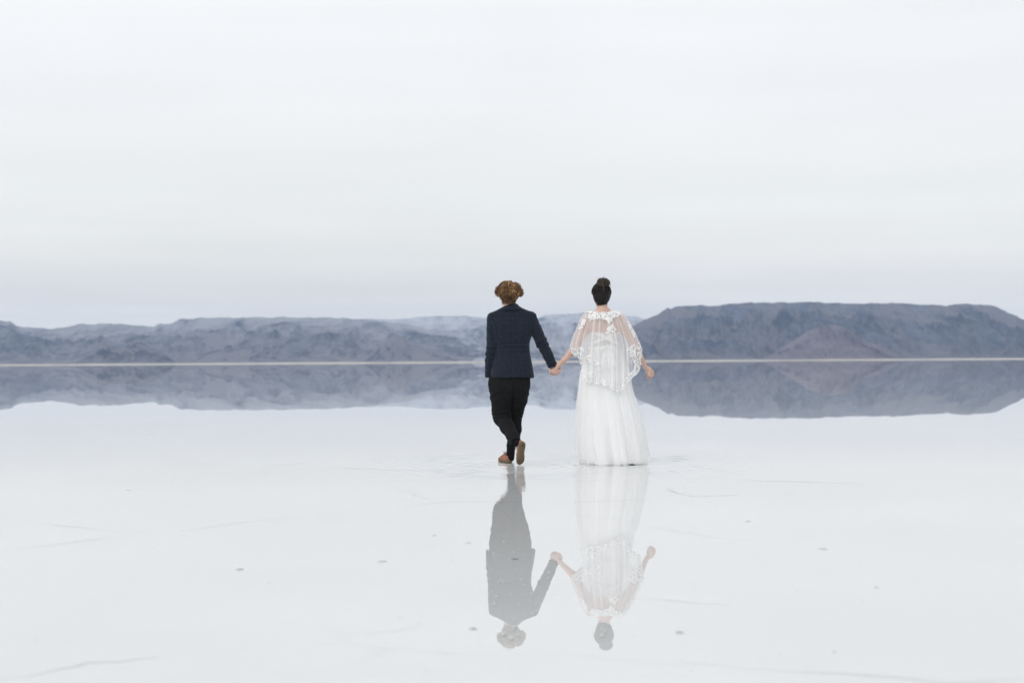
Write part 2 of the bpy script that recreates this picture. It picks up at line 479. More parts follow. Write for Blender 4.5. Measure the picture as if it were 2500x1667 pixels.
class Field:
    def __init__(self, lo, hi, h):
        self.lo = np.array(lo, float); self.h = h
        self.n = np.ceil((np.array(hi, float) - self.lo) / h).astype(int) + 1
        self.d = np.full(self.n, 0.2, np.float32)
    def win(self, lo, hi):
        a = np.clip(np.floor((np.array(lo) - self.lo) / self.h).astype(int), 0, self.n)
        b = np.clip(np.ceil((np.array(hi) - self.lo) / self.h).astype(int) + 1, 0, self.n)
        sl = tuple(slice(p, q) for p, q in zip(a, b))
        g = [(self.lo[k] + self.h * np.arange(a[k], b[k])).astype(np.float32) for k in range(3)]
        return sl, g[0][:, None, None], g[1][None, :, None], g[2][None, None, :]
    def put(self, f, lo, hi, k=0.0, op='add'):
        m = k + 0.05
        sl, X, Y, Z = self.win(np.array(lo) - m, np.array(hi) + m)
        if min(s.stop - s.start for s in sl) <= 0:
            return
        e = f(X, Y, Z).astype(np.float32)
        d = self.d[sl]
        if op == 'add':
            if k > 0:
                hh = np.clip(0.5 + 0.5 * (d - e) / k, 0, 1)
                self.d[sl] = d * (1 - hh) + e * hh - k * hh * (1 - hh)
            else:
                self.d[sl] = np.minimum(d, e)
        elif op == 'cut':
            if k > 0:
                hh = np.clip(0.5 - 0.5 * (d + e) / k, 0, 1)
                self.d[sl] = d * (1 - hh) - e * hh + k * hh * (1 - hh)
            else:
                self.d[sl] = np.maximum(d, -e)
    def cap(self, a, b, ra, rb=None, k=0.0, op='add'):
        rb = ra if rb is None else rb
        a = np.array(a, float); b = np.array(b, float); ab = b - a; q = float(ab @ ab) + 1e-12
        def f(X, Y, Z):
            t = np.clip(((X - a[0]) * ab[0] + (Y - a[1]) * ab[1] + (Z - a[2]) * ab[2]) / q, 0, 1)
            return np.sqrt((X - a[0] - ab[0] * t) ** 2 + (Y - a[1] - ab[1] * t) ** 2 + (Z - a[2] - ab[2] * t) ** 2) - (ra + (rb - ra) * t)
        r = max(ra, rb)
        self.put(f, np.minimum(a, b) - r, np.maximum(a, b) + r, k, op)
    def chain(self, pts, rs, k=0.01):
        for i in range(len(pts) - 1):
            self.cap(pts[i], pts[i + 1], rs[i], rs[i + 1], k if i == 0 else min(k, rs[i] * 0.5))
    def ell(self, c, r, k=0.0, rot=None, op='add'):
        c = np.array(c, float); r = np.array(r, float)
        M = np.array(rot) if rot is not None else np.eye(3)     # columns: local axes in world
        def f(X, Y, Z):
            x, y, z = X - c[0], Y - c[1], Z - c[2]
            u = M[0, 0] * x + M[1, 0] * y + M[2, 0] * z
            v = M[0, 1] * x + M[1, 1] * y + M[2, 1] * z
            w_ = M[0, 2] * x + M[1, 2] * y + M[2, 2] * z
            k0 = np.sqrt((u / r[0]) ** 2 + (v / r[1]) ** 2 + (w_ / r[2]) ** 2)
            k1 = np.sqrt((u / r[0] ** 2) ** 2 + (v / r[1] ** 2) ** 2 + (w_ / r[2] ** 2) ** 2) + 1e-6
            return k0 * (k0 - 1) / k1
        rr = r.max()
        self.put(f, c - rr, c + rr, k, op)
    def loft(self, rows, k=0.0, op='add', off=0.0, n=2.3, zlo=None, zhi=None):
        """rows: (z, cx, a, cy, b); a stack of rounded sections"""
        rw = np.array(sorted(rows), float)
        z0 = rw[0, 0] if zlo is None else zlo; z1 = rw[-1, 0] if zhi is None else zhi
        def f(X, Y, Z):
            zc = Z.ravel()
            cx, a, cy, b = [pchip(zc, rw[:, 0], rw[:, j])[None, None, :].astype(np.float32) for j in (1, 2, 3, 4)]
            a = a + off; b = b + off
            e = (np.abs((X - cx) / a) ** n + np.abs((Y - cy) / b) ** n) ** (1.0 / n)
            d = (e - 1) * np.minimum(a, b)
            return np.maximum(d, np.maximum(Z - z1, z0 - Z))
        am = rw[:, 2].max() + off; bm = rw[:, 4].max() + off
        self.put(f, (rw[:, 1].min() - am, rw[:, 3].min() - bm, z0), (rw[:, 1].max() + am, rw[:, 3].max() + bm, z1), k, op)
    def mesh(self, name, disp=None, smooth=1):
        d = self.d; h = self.h
        s = d < 0
        c = np.zeros(tuple(np.array(d.shape) - 1), np.int8)
        for i in (0, 1):
            for j in (0, 1):
                for k in (0, 1):
                    c += s[i:i + c.shape[0], j:j + c.shape[1], k:k + c.shape[2]]
        act = np.argwhere((c > 0) & (c < 8))
        idx = np.full(c.shape, -1, np.int32); idx[tuple(act.T)] = np.arange(len(act))
        acc = np.zeros((len(act), 3)); cnt = np.zeros(len(act))
        cor = [(i, j, k) for i in (0, 1) for j in (0, 1) for k in (0, 1)]
        for a in cor:
            for ax in range(3):
                if a[ax] == 1: continue
                b = list(a); b[ax] = 1
                va = d[tuple((act + a).T)]; vb = d[tuple((act + b).T)]
                x = (va < 0) != (vb < 0)
                t = np.where(x, va / np.where(x, va - vb, 1), 0)
                p = np.array(a, float)[None, :].repeat(len(act), 0); p[:, ax] += t
                acc[x] += p[x]; cnt[x] += 1
        V = self.lo + h * (act + acc / cnt[:, None])
        F = []
        for ax in range(3):
            sh = list(d.shape); sh[ax] -= 1
            s0 = [slice(None)] * 3; s1 = [slice(None)] * 3
            s0[ax] = slice(0, -1); s1[ax] = slice(1, None)
            e = s[tuple(s0)] != s[tuple(s1)]
            o1, o2 = [(1, 2), (2, 0), (0, 1)][ax]
            ee = np.argwhere(e)
            ok = (ee[:, o1] > 0) & (ee[:, o2] > 0) & (ee[:, o1] < d.shape[o1] - 1) & (ee[:, o2] < d.shape[o2] - 1)
            ee = ee[ok]
            q = []
            for (u, v_) in ((1, 1), (0, 1), (0, 0), (1, 0)):
                g = ee.copy(); g[:, o1] -= u; g[:, o2] -= v_
                q.append(idx[tuple(g.T)])
            q = np.stack(q, -1)
            flip = ~s[tuple(ee.T)]
            q[flip] = q[flip][:, ::-1]
            F.append(q)
        F = np.concatenate(F)
        F = F[(F >= 0).all(1)]
        for _ in range(smooth):          # light Laplacian smoothing takes the voxel steps out
            S = np.zeros_like(V); C = np.zeros(len(V))
            for i in range(4):
                np.add.at(S, F[:, i], V[F[:, (i + 1) % 4]] + V[F[:, i - 1]]); np.add.at(C, F[:, i], 2)
            V = V * 0.5 + 0.5 * S / np.maximum(C, 1)[:, None]
        if disp is not None:
            V = V + vnormals(V, F) * disp(V)[:, None]
        return mesh(name, V, F)

def vnormals(V, F):
    n = np.cross(V[F[:, 2]] - V[F[:, 0]], V[F[:, 3]] - V[F[:, 1]])
    N_ = np.zeros_like(V)
    for i in range(4):
        np.add.at(N_, F[:, i], n)
    return N_ / np.maximum(np.linalg.norm(N_, axis=1), 1e-12)[:, None]

def tubes(paths, radii, sides=5, seeds=None):
    """many tapering tubes in one mesh: paths (n, m, 3), radii (n, m)"""
    paths = np.asarray(paths, float); radii = np.asarray(radii, float)
    n, m_, _ = paths.shape
    T = np.gradient(paths, axis=1); T /= np.linalg.norm(T, axis=2, keepdims=True) + 1e-9
    up = np.array([0.31, -0.77, 0.55])
    A = np.cross(T, up); A /= np.linalg.norm(A, axis=2, keepdims=True) + 1e-9
    B = np.cross(T, A)
    th = np.arange(sides) * 2 * np.pi / sides
    V = paths[:, :, None, :] + radii[:, :, None, None] * (A[:, :, None, :] * np.cos(th)[None, None, :, None] + B[:, :, None, :] * np.sin(th)[None, None, :, None])
    one = grid_faces(sides, m_, True)
    F = (one[None] + (np.arange(n) * m_ * sides)[:, None, None]).reshape(-1, 4)
    val = np.repeat(rng.random(n) if seeds is None else seeds, m_ * sides)
    return V.reshape(-1, 3), F, val

DM = 13.70                                    # distance of the couple
K = DM / FPX                                  # metres per photo pixel there
def U(px, py, dy=0.0):
    return np.array(P(px, py, DM + dy))
def rows_px(tab, D=DM):
    """(py, left px, right px, half depth[, y offset]) -> loft rows"""
    out_ = []
    for r in tab:
        py, xl, xr, b = r[:4]; dy = r[4] if len(r) > 4 else 0.0
        c = P((xl + xr) / 2, py, D)
        out_.append((c.z, c.x, (xr - xl) / 2 * D / FPX, D + dy, b))
    return out_

# ------------------------------------------------------------------ materials of the figures
def skin(name, a, b, red=(0.50, 0.20, 0.15)):
    m = Mat(name)
    v = m.coords("Object")
    c = m.ramp(m.noise(v, 26.0, 4), [(0.3, a), (0.7, b)])
    c = m.mixc(m.math('MULTIPLY', m.ramp(m.noise(v, 9.0, 3), [(0.5, (0, 0, 0)), (0.75, (1, 1, 1))]), 0.25), c, red)
    m.base(c); m.set(Roughness=0.48, Subsurface_Weight=0.12, Subsurface_Scale=0.012)
    m.b.inputs["Subsurface Radius"].default_value = (1.0, 0.35, 0.2)
    m.bump(m.noise(v, 220.0, 3), 0.12, 0.002)
    return m.m
SKIN_M = skin("skin_fair", (0.56, 0.37, 0.31), (0.66, 0.45, 0.38))
SKIN_W = skin("skin_warm", (0.56, 0.37, 0.30), (0.66, 0.45, 0.37))

def wool():
    m = Mat("navy_check_wool")
    v = m.coords("Object")
    s = m.n("ShaderNodeSeparateXYZ"); m.l(v, s.inputs[0])
    sp = m.noise(v, 150.0, 5, 0.7)
    c = m.ramp(sp, [(0.30, (0.0045, 0.007, 0.013)), (0.5, (0.0115, 0.017, 0.029)), (0.68, (0.030, 0.040, 0.060))])
    lines = None
    for axis, off in ((0, 0.011), (2, 0.004)):
        u = m.math('ADD', s.outputs[axis], off + 50.0)
        f = m.math('FRACT', m.math('MULTIPLY', u, 1 / 0.043))
        d = m.math('ABSOLUTE', m.math('SUBTRACT', f, 0.5))
        ln = m.math('LESS_THAN', d, 0.055)
        lines = ln if lines is None else m.math('MAXIMUM', lines, ln)
    brk = m.ramp(m.noise(v, 60.0, 3), [(0.35, (0, 0, 0)), (0.6, (1, 1, 1))])
    c = m.mixc(m.math('MULTIPLY', m.math('MULTIPLY', lines, brk), 0.16), c, (0.045, 0.058, 0.085))
    m.base(c); m.set(Roughness=0.92, Specular_IOR_Level=0.15, Sheen_Weight=0.12, Sheen_Roughness=0.5)
    m.bump(sp, 0.5, 0.002)
    return m.m
WOOL = wool()
def cloth(name, a, b, scale=120.0, bump=0.4, **kw):
    m = Mat(name)
    v = m.coords("Object")
    n_ = m.noise(v, scale, 4, 0.65)
    m.base(m.ramp(n_, [(0.3, a), (0.7, b)])); m.set(Roughness=0.9, Specular_IOR_Level=0.15); m.set(**kw)
    m.bump(n_, bump, 0.002)
    return m.m
TWILL = cloth("black_twill", (0.0045, 0.005, 0.006), (0.016, 0.0165, 0.0185), 90.0, 0.5)
SOCK = cloth("black_knit", (0.004, 0.004, 0.006), (0.012, 0.012, 0.016), 160.0)
SHIRT = cloth("white_cotton", (0.74, 0.75, 0.77), (0.82, 0.83, 0.85), 200.0, 0.2)
LEATHER = cloth("tan_leather", (0.22, 0.078, 0.046), (0.37, 0.145, 0.092), 40.0, 0.25, Roughness=0.55, Specular_IOR_Level=0.35)
SOLE = cloth("crepe_sole", (0.12, 0.088, 0.055), (0.20, 0.15, 0.10), 110.0, 0.5, Roughness=0.85)
LACE_CORD = cloth("pale_cord", (0.42, 0.33, 0.30), (0.55, 0.45, 0.42), 200.0)
PLUG = cloth("dark_rubber", (0.02, 0.022, 0.025), (0.035, 0.036, 0.04), 90.0)
STRAP_BLUE = cloth("blue_grey_canvas", (0.10, 0.11, 0.16), (0.16, 0.17, 0.23), 90.0)

def hair_mat(name, stops, rough=0.5, spec=0.4):
    m = Mat(name)
    at = m.n("ShaderNodeAttribute"); at.attribute_name = "strand"
    v = m.coords("Object")
    f = m.math('MULTIPLY_ADD', m.noise(v, 55.0, 4), 0.5, m.math('MULTIPLY', at.outputs["Fac"], 0.6))
    m.base(m.ramp(f, stops)); m.set(Roughness=rough, Specular_IOR_Level=spec)
    m.bump(m.noise(m.coords("Object", (1, 1, 0.25)), 400.0, 3), 0.35, 0.002)
    return m.m
HAIR_M = hair_mat("brown_curls", [(0.22, (0.028, 0.012, 0.005)), (0.42, (0.115, 0.052, 0.020)), (0.60, (0.26, 0.135, 0.055)), (0.82, (0.56, 0.37, 0.18))], 0.42)
HAIR_W = hair_mat("dark_hair", [(0.2, (0.004, 0.003, 0.0035)), (0.6, (0.009, 0.0065, 0.007)), (0.95, (0.022, 0.015, 0.013))], 0.5, 0.25)
HAIR_B = hair_mat("brown_bun", [(0.2, (0.006, 0.0045, 0.0045)), (0.6, (0.022, 0.014, 0.010)), (1.0, (0.10, 0.065, 0.042))], 0.45)

# ================================================================== the man
def build_head(f, c, yaw, pitch, s=1.0, roll=0.0, k=0.012):
    """head into field f; c is the middle of the skull, the face looks along +Y turned by yaw (to the left)"""
    M = (Matrix.Rotation(yaw, 3, 'Z') @ Matrix.Rotation(roll, 3, 'Y') @ Matrix.Rotation(pitch, 3, 'X'))
    A = np.array(M)
    def w_(x, y, z):
        return np.array(c) + A @ (np.array((x, y, z)) * s)
    f.ell(w_(0, -0.012, 0.022), np.array((0.074, 0.092, 0.088)) * s, k, A)          # skull
    f.ell(w_(0, 0.030, -0.030), np.array((0.062, 0.062, 0.078)) * s, 0.025, A)      # face
    f.ell(w_(0, 0.052, -0.092), np.array((0.036, 0.034, 0.026)) * s, 0.03, A)       # chin
    for q in (-1, 1):
        f.cap(w_(q * 0.056, 0.004, -0.058), w_(q * 0.026, 0.058, -0.088), 0.016 * s, 0.014 * s, 0.02)     # jaw
        f.ell(w_(q * 0.045, 0.066, -0.018), np.array((0.022, 0.018, 0.016)) * s, 0.02, A)                 # cheekbone
        f.ell(w_(q * 0.031, 0.092, 0.006), np.array((0.013, 0.010, 0.008)) * s, 0.006, A, op='cut')       # eye socket
        f.ell(w_(q * 0.031, 0.078, 0.004), np.array((0.012, 0.012, 0.011)) * s, 0.003, A)                 # eyeball and lid
        f.cap(w_(q * 0.016, 0.088, 0.020), w_(q * 0.046, 0.076, 0.020), 0.007 * s, 0.006 * s, 0.008)      # brow
        e = np.array(M @ Matrix.Rotation(-q * 0.35, 3, 'Z'))
        f.ell(w_(q * 0.0785, -0.008, -0.010), np.array((0.007, 0.018, 0.030)) * s, 0.005, e)              # ear
        f.ell(w_(q * 0.085, -0.004, -0.006), np.array((0.006, 0.009, 0.016)) * s, 0.003, e, op='cut')
    f.cap(w_(0, 0.090, 0.012), w_(0, 0.112, -0.030), 0.0075 * s, 0.0115 * s, 0.010)  # nose
    for q in (-1, 1):
        f.ell(w_(q * 0.010, 0.100, -0.034), np.array((0.008, 0.009, 0.007)) * s, 0.006, A)
    f.ell(w_(0, 0.088, -0.058), np.array((0.022, 0.010, 0.006)) * s, 0.006, A)      # lips
    f.ell(w_(0, 0.086, -0.068), np.array((0.018, 0.010, 0.007)) * s, 0.006, A)
    return w_, A

MAN_BASE = Vector((P(1250, 1131, DM).x, DM, 0))
f = Field((-0.32, 13.05, -0.02), (0.50, 14.22, 1.80), 0.0042)
hc = U(1240.5, 719, 0.02)
hw_, HA = build_head(f, hc, R(24), R(-9), 1.0)
f.cap(U(1242, 728, 0.0), U(1244, 768, -0.02), 0.058, 0.066, 0.02)                       # neck
f.loft(rows_px([(757, 1222, 1268, 0.060, -0.01), (766, 1204, 1292, 0.075, -0.01), (785, 1202, 1294, 0.098), (820, 1208, 1290, 0.105), (850, 1212, 1286, 0.098),
                (890, 1210, 1290, 0.105), (925, 1206, 1292, 0.110), (945, 1214, 1284, 0.10)]), 0.03)
# left arm, its hand in the trouser pocket
LS, LE, LW = U(1202, 774), U(1199, 846, -0.045), U(1196, 912, 0.03)
f.cap(LS, LE, 0.042, 0.036, 0.03); f.cap(LE, LW, 0.035, 0.024, 0.01)
lh = U(1202, 928, 0.055)
f.ell((np.array(LW) + lh) / 2 + (0.003, 0, -0.01), (0.020, 0.032, 0.045), 0.012)
for q in range(4):
    a = lh + np.array((0.002, -0.022 + 0.016 * q, -0.006)); b = a + np.array((0.014, 0.01, -0.034 + 0.003 * q)); c_ = b + np.array((0.012, 0.008, -0.02))
    f.chain([a, b, c_], [0.0095, 0.009, 0.008], 0.006)
tb = lh + np.array((-0.004, 0.02, 0.02)); f.chain([tb, tb + (0.004, 0.03, -0.012), tb + (0.012, 0.048, -0.03)], [0.012, 0.010, 0.008], 0.008)
# right arm, reaching out to hold the bride's hand
RS, RE, RW = U(1295, 775), U(1322, 836, -0.02), U(1350.5, 893, -0.01)
f.cap(RS, RE, 0.043, 0.037, 0.03); f.cap(RE, RW, 0.036, 0.026, 0.01)
mp_ = U(1353, 903, 0.012)
f.ell(mp_, (0.034, 0.015, 0.042), 0.012, np.array(Matrix.Rotation(R(-14), 3, 'Y')))
f.cap(RW, mp_ + (0, 0, 0.01), 0.025, 0.026, 0.012)
for q, (kx, ky, mx_, my_, ex, ey) in enumerate([(1362, 899.5, 1368.2, 899.5, 1365.6, 903.0), (1362, 904.0, 1368.0, 904.6, 1361.0, 904.4),
                                               (1360, 908.0, 1366.0, 909.0, 1358.8, 907.6), (1357, 911.0, 1362.0, 913.4, 1356.6, 911.4)]):
    f.chain([U(kx - 3, ky, 0.018), U(kx + 2.5, ky + .4, 0.006), U(mx_, my_, -0.022), U(ex, ey, -0.040)], [0.0105, 0.0098, 0.0090, 0.0078], 0.004)
f.chain([U(1348, 897, 0.0), U(1342.8, 902, -0.018), U(1342.6, 909, -0.030)], [0.014, 0.0115, 0.0085], 0.008)      # thumb
# legs
HL, KL, AL = U(1228, 918, 0.01), U(1226, 1016, 0.06), U(1262, 1080, -0.27)
HR, KR, AR = U(1270, 918, 0.01), U(1259, 1012, 0.115), U(1247, 1103, 0.12)
for h_, k_, a_k in ((HL, KL, AL), (HR, KR, AR)):
    f.cap(h_, k_, 0.070, 0.042, 0.03); f.cap(k_, a_k, 0.042, 0.028, 0.012)
# feet inside the shoes
FH, FT = U(1270, 1086, -0.255), U(1267.5, 1122, -0.205)
f.cap(AL, FH, 0.030, 0.026, 0.01); f.cap(FH, FT, 0.020, 0.010, 0.01)
GH = np.array(P(1247, 1128, DM + 0.13)); GT = GH + np.array((-0.07, 0.17, -0.008)); GH[2] = 0.045; GT[2] = 0.035
f.cap(AR, GH, 0.030, 0.028, 0.01); f.cap(GH, GT, 0.026, 0.018, 0.01)
me = f.mesh("person")
man = link("person", None or me, None, SKIN_M, label="person in a navy check jacket and black trousers, one hand in the pocket", cat="person")
me.transform(Matrix.Translation(-MAN_BASE)); man.location = MAN_BASE; BASE[man.name] = MAN_BASE

# jacket
f = Field((-0.32, 13.42, 0.78), (0.52, 14.0, 1.60), 0.0045)
TORSO = rows_px([(752, 1227, 1269, 0.062, -0.015), (757, 1213, 1287, 0.075, -0.012), (762, 1202, 1298, 0.083, -0.008), (767, 1196, 1303, 0.090, -0.004), (778, 1195, 1304, 0.104),
                 (800, 1197, 1301, 0.119), (821, 1200, 1297.5, 0.122), (842, 1203, 1293, 0.118), (860, 1203, 1294, 0.119), (885, 1201, 1298.5, 0.127, -0.004),
                 (905, 1199, 1302, 0.133, -0.008), (930, 1196, 1306, 0.138, -0.010)])
f.loft(TORSO, n=2.5)
f.loft(rows_px([(741.5, 1234, 1262.5, 0.055, -0.012), (745, 1231, 1265, 0.062, -0.014), (750, 1225, 1271.5, 0.078, -0.016), (756.5, 1213, 1285, 0.093, -0.014)]), 0.0, n=2.1)   # turned collar
f.ell(U(1201, 772), (0.040, 0.062, 0.034), 0.02); f.ell(U(1297, 771), (0.042, 0.062, 0.034), 0.02)       # shoulder pads
f.chain([U(1201, 778), U(1200.5, 806, -0.02), U(1200.5, 846, -0.045), U(1196.5, 886, -0.015), U(1193.0, 921, 0.025)], [0.050, 0.050, 0.052, 0.049, 0.037], 0.010)
f.chain([U(1296, 776), U(1309, 806, -0.01), U(1322, 836, -0.02), U(1338, 868, -0.015), U(1352.0, 899, -0.01)], [0.058, 0.057, 0.057, 0.050, 0.044], 0.012)
# the front opening, the neck hole and the hollow at hem and cuffs
f.cap(U(1242, 700, 0.0), U(1244, 762, 0.01), 0.062, 0.048, 0.003, 'cut')
f.cap(U(1248, 765, 0.14), U(1248, 835, 0.20), 0.045, 0.012, 0.004, 'cut')
f.loft(TORSO, 0.004, 'cut', off=-0.014, n=2.5, zlo=0.70, zhi=P(1250, 902, DM).z)
hz_ = P(1250, 921.5, DM).z
def hem(X, Y, Z):
    return (Z - (hz_ - 0.012 * np.clip((Y - DM) / 0.12, 0, 1) + 0.0025 * np.sin(X * 21) - 0.010 * (X - 0.0) * 0.3)) + 0 * X
keep = f.d.copy()
sl, X, Y, Z = f.win((-0.4, 13.3, 0.7), (0.27, 14.2, 1.7))
f.d[sl] = np.where(X < P(1312, 900, DM).x, np.maximum(f.d[sl], -hem(X, Y, Z)), f.d[sl])
# slanted cuff of the reaching arm
cn = (RW - RE) / np.linalg.norm(RW - RE); cn = cn * 0.75 + np.array((-0.08, 0, -0.6)); cn /= np.linalg.norm(cn); cp = U(1351.5, 895.5, -0.01)
sl, X, Y, Z = f.win((P(1318, 880, DM).x, 13.3, 0.7), (0.6, 14.2, 1.1))
f.d[sl] = np.maximum(f.d[sl], (X - cp[0]) * cn[0] + (Y - cp[1]) * cn[1] + (Z - cp[2]) * cn[2])
f.cap(cp - cn * 0.012, cp + cn * 0.05, 0.030, 0.034, 0.002, 'cut')
# centre-back seam and vent, sleeve seams
SEAM = [np.array(U(1206, 778)), np.array(U(1213, 800)), np.array(U(1214, 835)), np.array(U(1212.5, 880))]
def jk(V):
    x, y, z = V[:, 0], V[:, 1], V[:, 2]
    d = 0.0016 * fbm(x * 26, y * 26, z * 26, 3)
    back = np.clip((DM - y) / 0.1, 0, 1)
    xs_ = P(1250, 830, DM).x
    d -= 0.0022 * np.exp(-((x - xs_ - 0.004) / 0.0035) ** 2) * back * np.clip((P(1250, 757, DM).z - z) * 30, 0, 1)        # centre seam
    # waist drag lines
    d += 0.0035 * np.exp(-((z - P(1250, 846, DM).z) / 0.05) ** 2) * np.sin(z * 150 + 14 * np.abs(x - xs_) + 3 * fbm(x * 8, 0, z * 8, 2)) * back
    d += 0.004 * fbm(x * 7, y * 5, z * 5 + 3, 3) * back
    # left sleeve: creases across
    aL = np.clip((P(1209, 800, DM).x - x) / 0.02, 0, 1) * np.clip((P(1200, 772, DM).z - z) / 0.05, 0, 1)
    ph = z * 95 + 55 * (x + 0.2) - 30 * (y - DM) + 9 * fbm(x * 7, y * 7, z * 6 + 1.3, 3)
    amp = (0.0012 + 0.0042 * np.exp(-((z - P(1200, 862, DM).z) / 0.09) ** 2)) * (0.5 + 0.5 * np.clip(fbm(x * 14, y * 14, z * 14 + 9, 2) * 3 + 0.5, 0, 1))
    d += aL * amp * (np.sin(ph) + 0.35 * np.sin(2.3 * ph + 1))
    # right sleeve: along the arm
    ax = RW - RS; L_ = np.linalg.norm(ax); ax = ax / L_
    t = (V - RS) @ ax / L_
    side = (x - RS[0]) * (-ax[2]) - (z - RS[2]) * (-ax[0])
    aR = np.clip((x - P(1304, 800, DM).x) / 0.03, 0, 1)
    ph2 = t * 52 + 26 * side + 6 * fbm(x * 8, y * 8, z * 8 + 4.1, 3)
    amp2 = (0.0010 + 0.0040 * np.exp(-((t - 0.52) / 0.12) ** 2) + 0.0030 * np.exp(-((t - 0.95) / 0.08) ** 2)) * (0.5 + 0.5 * np.clip(fbm(x * 14, y * 14, z * 14 + 2, 2) * 3 + 0.5, 0, 1))
    d += aR * amp2 * (np.sin(ph2) + 0.35 * np.sin(1.9 * ph2))
    # armhole seams
    for pl in (SEAM, [np.array(U(1300, 772)), np.array(U(1299.5, 795)), np.array(U(1299, 822))]):
        for a, b in zip(pl[:-1], pl[1:]):
            ab = (b - a)[[0, 2]]; p = V[:, [0, 2]] - a[[0, 2]]
            tt = np.clip(p @ ab / (ab @ ab), 0, 1)
            dd = np.linalg.norm(p - tt[:, None] * ab, axis=1)
            d -= 0.0045 * np.exp(-(dd / 0.006) ** 2) * back
    return d
jm = f.mesh("jacket", jk)
jacket = link("jacket", jm, man, WOOL, label="navy wool jacket with a faint check")
# small buttons on the left cuff
for q in range(3):
    b_ = bmesh.new()
    bmesh.ops.create_uvsphere(b_, u_segments=8, v_segments=5, radius=1.0)
    c_ = U(1187.4 + 0.5 * q, 899 + 4.2 * q, -0.035 + 0.006 * q)
    for vv in b_.verts:
        vv.co = Vector((vv.co.x * 0.004, vv.co.y * 0.0065, vv.co.z * 0.0065)) + Vector(c_)
    bme = bpy.data.meshes.new("button"); b_.to_mesh(bme); b_.free()
    link("button", bme, jacket, PLUG)

# shirt: collar band and left cuff
f = Field((-0.12, 13.55, 1.34), (0.14, 13.86, 1.58), 0.0032)
f.loft(rows_px([(738.6, 1230, 1259.5, 0.058, -0.006), (744, 1228, 1263, 0.0605, -0.010), (750, 1225.5, 1267, 0.066, -0.012), (757, 1222, 1272, 0.068, -0.01)]), n=2.0)
f.cap(U(1241, 715, 0.005), U(1244, 775, 0.0), 0.0555, 0.052, 0.001, 'cut')
def tilt(X, Y, Z): return Z - (P(1250, 740.2, DM).z + 0.0 * X - 0.20 * (Y - DM + 0.06)) + 0.05 * (X - P(1246, 740, DM).x)
f.d = np.maximum(f.d, tilt(*f.win(f.lo, f.lo + f.h * f.n)[1:])).astype(np.float32)
shirt = link("shirt_collar", f.mesh("shirt_collar"), man, SHIRT, label="white shirt collar")
f = Field((-0.34, 13.55, 0.74), (-0.12, 13.95, 0.92), 0.003)
f.cap(U(1194.5, 914, 0.022), U(1195.6, 920.0, 0.03), 0.029, 0.026)
f.cap(U(1194, 909, 0.02), U(1196, 930, 0.035), 0.023, 0.022, 0, 'cut')
link("shirt_cuff", f.mesh("shirt_cuff"), man, SHIRT)

# trousers
f = Field((-0.30, 13.30, 0.12), (0.26, 14.05, 0.95), 0.0045)
f.loft(rows_px([(900, 1203, 1293, 0.112), (920, 1194, 1295, 0.120, -0.005), (935, 1193, 1294.5, 0.124, -0.008), (952, 1196, 1292, 0.118, 0.0), (975, 1204, 1286, 0.095, 0.02), (995, 1214, 1276, 0.05, 0.05)]), n=2.4)
f.chain([U(1223, 940, 0.0), U(1225, 972, 0.02), U(1224.5, 1005, 0.045), U(1226, 1020, 0.045), U(1239, 1043, -0.08), U(1252.5, 1066, -0.20), U(1259, 1077, -0.262)],
        [0.110, 0.100, 0.088, 0.080, 0.066, 0.058, 0.050], 0.035)
f.chain([U(1266, 940, 0.0), U(1264, 972, 0.05), U(1259.5, 1006, 0.11), U(1257, 1020, 0.125), U(1258.5, 1048, 0.125), U(1254.5, 1070, 0.12), U(1249, 1086, 0.12), U(1247.5, 1101, 0.12)],
        [0.106, 0.094, 0.072, 0.066, 0.058, 0.056, 0.046, 0.040], 0.018)
f.cap(U(1247, 1098, 0.12), U(1246.5, 1110, 0.12), 0.030, 0.030, 0.002, 'cut')
f.d = np.maximum(f.d, (P(1247, 1099, DM + .12).z - f.win(f.lo, f.lo + f.h * f.n)[3])).astype(np.float32) if False else f.d
sl, X, Y, Z = f.win((-0.3, 13.74, 0.0), (0.3, 14.1, 0.3)); f.d[sl] = np.maximum(f.d[sl], P(1247, 1100, DM + .12).z + 0.1 * (X - P(1247, 1100, DM).x) - Z)
c0 = U(1260.5, 1079.5, -0.27); dn = U(1261, 1081, -0.275) - U(1252.5, 1066, -0.20); dn /= np.linalg.norm(dn)
sl, X, Y, Z = f.win((-0.3, 13.3, 0.0), (0.3, 13.62, 0.36)); f.d[sl] = np.maximum(f.d[sl], (X - c0[0]) * dn[0] + (Y - c0[1]) * dn[1] + (Z - c0[2]) * dn[2])
def tr_(V):
    x, y, z = V[:, 0], V[:, 1], V[:, 2]
    zk = P(1240, 1012, DM).z
    d = 0.0012 * fbm(x * 14, y * 14, z * 10, 3)
    ph = z * 170 + 40 * np.abs(x + 0.02) + 8 * fbm(x * 7, y * 7, z * 7, 3)
    d += (0.0038 * np.exp(-((z - zk) / 0.05) ** 2) + 0.0030 * np.exp(-((z - 0.16) / 0.06) ** 2)) * ((1 - np.abs(np.sin(ph * 0.5))) * 2.6 - 1.0)
    # drag lines under the seat
    zs = P(1240, 968, DM).z
    d += 0.0030 * np.exp(-((z - zs) / 0.07) ** 2) * ((1 - np.abs(np.sin(z * 46 + 26 * np.abs(x - P(1250, 960, DM).x) + 3 * fbm(x * 6, y * 6, z * 6, 2)))) * 3.0 - 1.2)
    zz_ = PV([1257, 1256, 1253, 1249, 1246], [915, 936, 965, 995, 1012], DM)
    xc = np.interp(z, zz_[::-1, 2], zz_[::-1, 0])
    dep = np.interp(z, zz_[::-1, 2], [0.0, 0.016, 0.016, 0.010, 0.002])
    d -= dep * np.exp(-((x - xc) / 0.009) ** 2) * (y < DM + 0.05)
    return d
